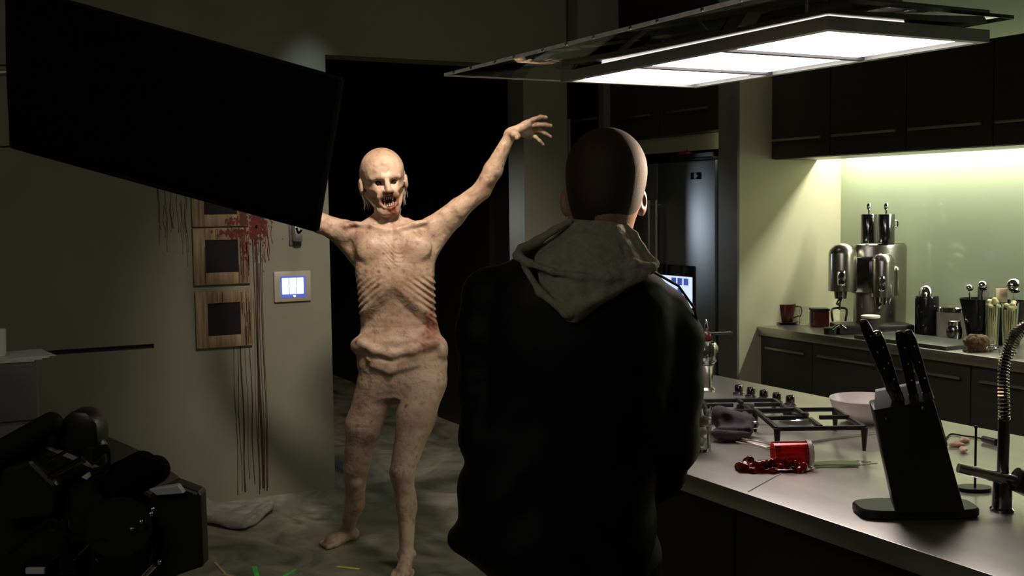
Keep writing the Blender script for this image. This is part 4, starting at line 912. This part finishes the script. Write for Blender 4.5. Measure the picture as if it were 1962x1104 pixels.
# local: x right, -y toward the camera ; 1 px = about 2.85 mm here
MB().lathe([(0, .0), (.138, .0), (.138, .435), (.132, .45), (.12, .455), (0, .455)], (.02, .03, 0), 48).build('body', 'machine_steel', em)
for o_ in [em.children[-1]]: o_.scale = (1, .55, 1)
MB().box((-.25, -.19, 0), (.135, .0, .045), .008).build('drip_tray', 'black_plastic', em)
for cx, zz, r_, hh, cy, lb in ((-.205, .215, .072, .245, -.08, 'large'), (-.01, .185, .058, .225, -.12, 'small')):
    hdn = MB().lathe([(0, zz), (r_, zz), (r_, zz+hh-r_*.75), (r_*.92, zz+hh-r_*.45), (r_*.65, zz+hh-r_*.15), (r_*.3, zz+hh), (0, zz+hh+.003)], (cx, cy, 0), 32).build('brew_head', 'machine_steel', em)
    MB().box((cx-r_*.62, cy-r_-.004, zz+.03), (cx-r_*.05, cy-r_+.03, zz+.11), .01).build('face_plate', 'chrome', hdn)
    q = MB()
    for z3 in (zz+.05, zz+.088): q.cyl((cx-r_*.33, cy-r_-.010, z3), (cx-r_*.33, cy-r_, z3), .011, n=16)
    q.build('buttons', 'black_gloss', hdn)
    q = MB(); q.cyl((cx-.01, cy, zz-.04), (cx-.01, cy, zz), .03, .034).build('group', 'dark_chrome', hdn)
    q = MB(); q.tube([(cx-.01, cy-.01, zz-.03), (cx-.03, cy-.06, zz-.04), (cx-.05, cy-.09, zz-.06)], .010, 12).build('portafilter_handle', 'dark_chrome', hdn)
q = MB(); q.box((-.15, -.1, .20), (.04, .04, .39), .01).build('bridge', 'dark_chrome', em)
q = MB(); q.tube(spline([(.045, -.10, .19), (.02, -.13, .15), (.03, -.135, .10)], 5), .005, 8).build('steam_wand', 'chrome', em)
q = MB(); q.cyl((.065, -.10, .19), (.065, -.10, .32), .022, .022).ball((.065, -.10, .32), .022); q.build('steam_column', 'machine_steel', em)
q = MB(); q.cyl((-.23, -.12, .12), (-.23, -.12, .21), .006).tube(spline([(-.265, -.12, .06), (-.27, -.12, .12), (-.23, -.12, .13), (-.195, -.12, .12), (-.20, -.12, .06)], 5), .006, 8); q.build('wire_holder', 'dark_chrome', em)
q = MB(); q.cyl((.02-.138, -.12, .458), (.145, -.0, .458), .003).build('cup_rail', 'chrome', em)
# mugs on machine
for px, s1_ in ((1663, 'left one'), (1696, 'right one')):
    t = stand('tall_mug', 'tall grey cylindrical mug upturned on the espresso machine, '+s1_, 'mug', px, 4.53, 'pair of tall mugs', Zc+.4555, -YAW)
    MB().lathe([(0, 0), (.042, 0), (.043, .003), (.043, .150), (.041, .153), (.0, .153)], n=32).build('mug_body', 'dark_chrome', t)
    q = MB(); q.lathe([(.005, .153), (.006, .175), (.013, .182), (.014, .20), (.008, .21), (0, .212)], n=14).build('knob', 'chrome', t)
    if px == 1696: MB().tube(spline([(.042, 0, .12), (.058, 0, .115), (.058, 0, .09), (.042, 0, .085)], 5), .004, 8).build('handle', 'dark_chrome', t)
def cup(label, px, X, m_, r0, r1, hh, handle=0, cat='mug', name='mug', group=None, z=Zc, rim=None):
    t = stand(name, label, cat, px, X, group, z, -YAW)
    MB().lathe([(0, 0), (r0, 0), (r0*1.03, .003), (r1, hh), (r1*.93, hh), (r0*.9, .006), (0, .006)], n=32).build('cup_body', m_, t)
    if handle: MB().tube(spline([(r1*.98, 0, hh*.85), (r1+.028, 0, hh*.8), (r1+.026, 0, hh*.4), (r0*1.05, 0, hh*.25)], 6), .0045, 8).build('handle', m_, t)
    if rim: MB().lathe([(r1*.99, hh-.001), (r1*1.04, hh), (r1*1.04, hh+.010), (r1*.9, hh+.012), (r1*.0, hh+.008)], n=32).build('lid', rim, t)
    return t
t = stand('saucer', 'dark saucer under the red mug at the left end of counter', 'saucer', 1503, 4.34, None, Zc, 0)
MB().lathe([(0, 0), (.05, 0), (.078, .010), (.080, .013), (.05, .006), (0, .005)], n=36).build('plate', 'black_gloss', t)
cup('dark red mug on a saucer at the left end of the back counter', 1503, 4.34, 'red_mug', .045, .062, .105, 1, z=Zc+.0065)
cup('clear glass tumbler right of the dark red mug', 1541, 4.40, 'glass', .026, .032, .10, cat='glass', name='tumbler')
t = stand('coffee_tin', 'dark red rectangular tin with black lid left of the espresso machine', 'tin', 1570, 4.40, rz=-YAW)
MB().box((-.045, -.04, 0), (.045, .04, .085), .006).build('tin_body', 'red_mug', t); MB().box((-.047, -.042, .0855), (.047, .042, .10), .004).build('lid', 'black_plastic', t)
t = stand('portafilter', 'black portafilter with bright handle lying before the espresso machine', 'portafilter', 1592, 4.20, rz=-YAW)
MB().lathe([(0, 0), (.035, 0), (.037, .03), (.033, .033), (0, .02)], n=28).build('basket', 'black_plastic', t)
MB().tube([(.0, -.03, .028), (.03, -.05, .055), (.06, -.07, .03)], [.008, .006, .007], 10).build('handle', 'chrome', t)
cup('dark paper cup with cream lid in front of the espresso machine', 1668, 4.24, 'paper_cup', .033, .045, .10, name='paper_cup', cat='cup', rim='cup_rim')
# slate board
v0 = at(1745, 655, X=4.22); t = thing('serving_board', 'dark slate board lying on the counter in front of the canisters', 'board', (4.31, v0.y, Zc))
MB().box((-.16, -.27, 0), (.11, .30, .018), .004).build('slab', 'board_slate', t)
# canisters
t = stand('canister', 'black oval canister with chrome dome lid and outlined label', 'canister', 1776, 4.58, rz=-YAW)
MB().lathe([(0, 0), (.056, 0), (.058, .004), (.058, .185), (.054, .195), (0, .195)], n=36).build('canister_body', 'black_gloss', t)
MB().lathe([(.042, .195), (.040, .215), (.032, .235), (.018, .248), (0, .252)], n=32).build('dome_lid', 'chrome', t)
q = MB(); q.tube([(-.036, -.0465, .05), (-.036, -.0465, .145), (-.010, -.0585, .145), (-.010, -.0585, .05), (-.036, -.0465, .05)], .0012, 5).build('label_outline', 'chrome', t)
t = stand('canister', 'cream metal canister with silver lid between black canister and bucket', 'canister', 1824, 4.60, rz=-YAW)
MB().lathe([(0, 0), (.070, 0), (.072, .003), (.072, .125), (0, .125)], n=36).build('canister_body', 'cream_tin', t); MB().lathe([(.073, .1255), (.074, .145), (.07, .15), (.02, .152), (.012, .158), (0, .158)], n=36).build('lid', 'chrome', t)
t = stand('spice_jar', 'small dark barrel jar with silver lid in front of the cream canister', 'jar', 1829, 4.47, rz=-YAW)
MB().lathe([(0, 0), (.028, 0), (.034, .015), (.037, .04), (.034, .065), (.028, .075), (0, .075)], n=28).build('jar_body', 'dark_chrome', t); MB().lathe([(.028, .0755), (.029, .095), (.02, .10), (0, .10)], n=28).build('lid', 'chrome', t)
def bucket(label, px, X, hh, r0, r1, ladles):
    t = stand('utensil_bucket', label, 'bucket', px, X, 'tapered black utensil buckets', rz=-YAW)
    MB().lathe([(0, 0), (r0, 0), (r0*1.05, .004), (r0*1.25, hh*.3), (r1, hh), (r1*.95, hh), (r0*1.1, hh*.3), (r0*.9, .01), (0, .01)], n=36).build('bucket_body', 'black_gloss', t)
    return t
b1 = bucket('tapered black bucket full of utensils left of the tall glass vases', 1874, 4.56, .205, .045, .086, 2)
b2_ = bucket('tapered black bucket behind the tall glass vases at the right', 1934, 4.56, .205, .045, .086, 2)
def ladle(bk, dx, dz, r_, lab):
    t = thing('ladle', lab, 'ladle', bk.location+Vector((0, 0, .012)), -YAW, 'polished ladles in the buckets')
    MB().tube([(dx*.1, 0, .005), (dx*.6, 0, .13), (dx, 0, dz-.02)], .004, 8).build('handle', 'chrome', t)
    MB().ball((dx, -.01, dz), r_, 20, (1, .7, .9)).build('ladle_bowl', 'chrome', t)
ladle(b1, .02, .255, .028, 'round polished ladle rising from the left bucket'); ladle(b1, -.045, .245, .018, 'small polished whisk-like ladle leaning left from the left bucket')
ladle(b2_, .02, .265, .040, 'large round polished ladle rising from the right bucket')
for bk, dx, lab in ((b1, .055, 'flat wooden spatula leaning right in the left bucket'), (b2_, -.035, 'pale wooden spoon leaning left in the right bucket')):
    t = thing('spatula', lab, 'spatula', bk.location+Vector((0, .012, .012)), -YAW, 'wooden spatulas in the buckets')
    MB().tube([(0, .01, .003), (dx*.7, .01, .17)], .005, 8).build('handle', 'straw', t); MB().box((dx*.7-.028, .007, .17), (dx*.7+.028, .013, .25), .002).build('blade', 'trim_grey' if dx > 0 else 'straw', t)
def vase(label, px, X, r_, hh):
    t = stand('glass_vase', label, 'vase', px, X, 'tall clear glass vases', rz=-YAW)
    MB().lathe([(0, 0), (r_*.9, 0), (r_*.9, .006), (r_*.75, .01), (r_*.78, hh*.2), (r_, hh), (r_*.94, hh), (r_*.7, .02), (0, .016)], n=32).build('vase_body', 'glass', t)
    s4 = SDF((-.045, -.045, hh-.05), (.045, .045, hh+.03), .0045)
    for k in range(12): s4.ell((rng.uniform(-.02, .02), rng.uniform(-.02, .02), hh-.02+rng.uniform(-.01, .03)), (.013, .01, .009), .004)
    s4.mesh('pasta_tops', 'pasta', t)
    q = MB()
    for k in range(14): a = k*.45; q.cyl((r_*.45*math.cos(a), r_*.45*math.sin(a), .022), (r_*.6*math.cos(a+.3), r_*.6*math.sin(a+.3), hh-.03), .0022, n=6)
    q.build('pasta_sticks', 'pasta', t)
vase('tall glass vase of pasta, left one behind the brown loaf', 1902, 4.36, .034, .225); vase('tall glass vase of pasta, right one beside the spring tap', 1935, 4.27, .036, .225)
t = stand('loaf', 'knobbly brown loaf at the counter edge below the vases', 'bread', 1872, 4.24, rz=-YAW)
s_ = SDF((-.09, -.06, -.003), (.09, .06, .10), .004)
s_.ell((0, 0, .042), (.058, .036, .034), .01)
for k in range(50): 
    a, b3 = rng.uniform(0, 6.28), rng.uniform(-.3, 1.2); s_.ell((.055*math.cos(a)*math.cos(b3), .034*math.sin(a)*math.cos(b3), .042+.032*math.sin(b3)), (.009, .008, .007), .004)
for k in range(6): s_.ell((-.06+k*.024, -.02+.008*(k % 2), .007), (.012, .010, .008), .003)
s_.mesh('crust', 'brown_bread', t)
bpy.context.view_layer.update()
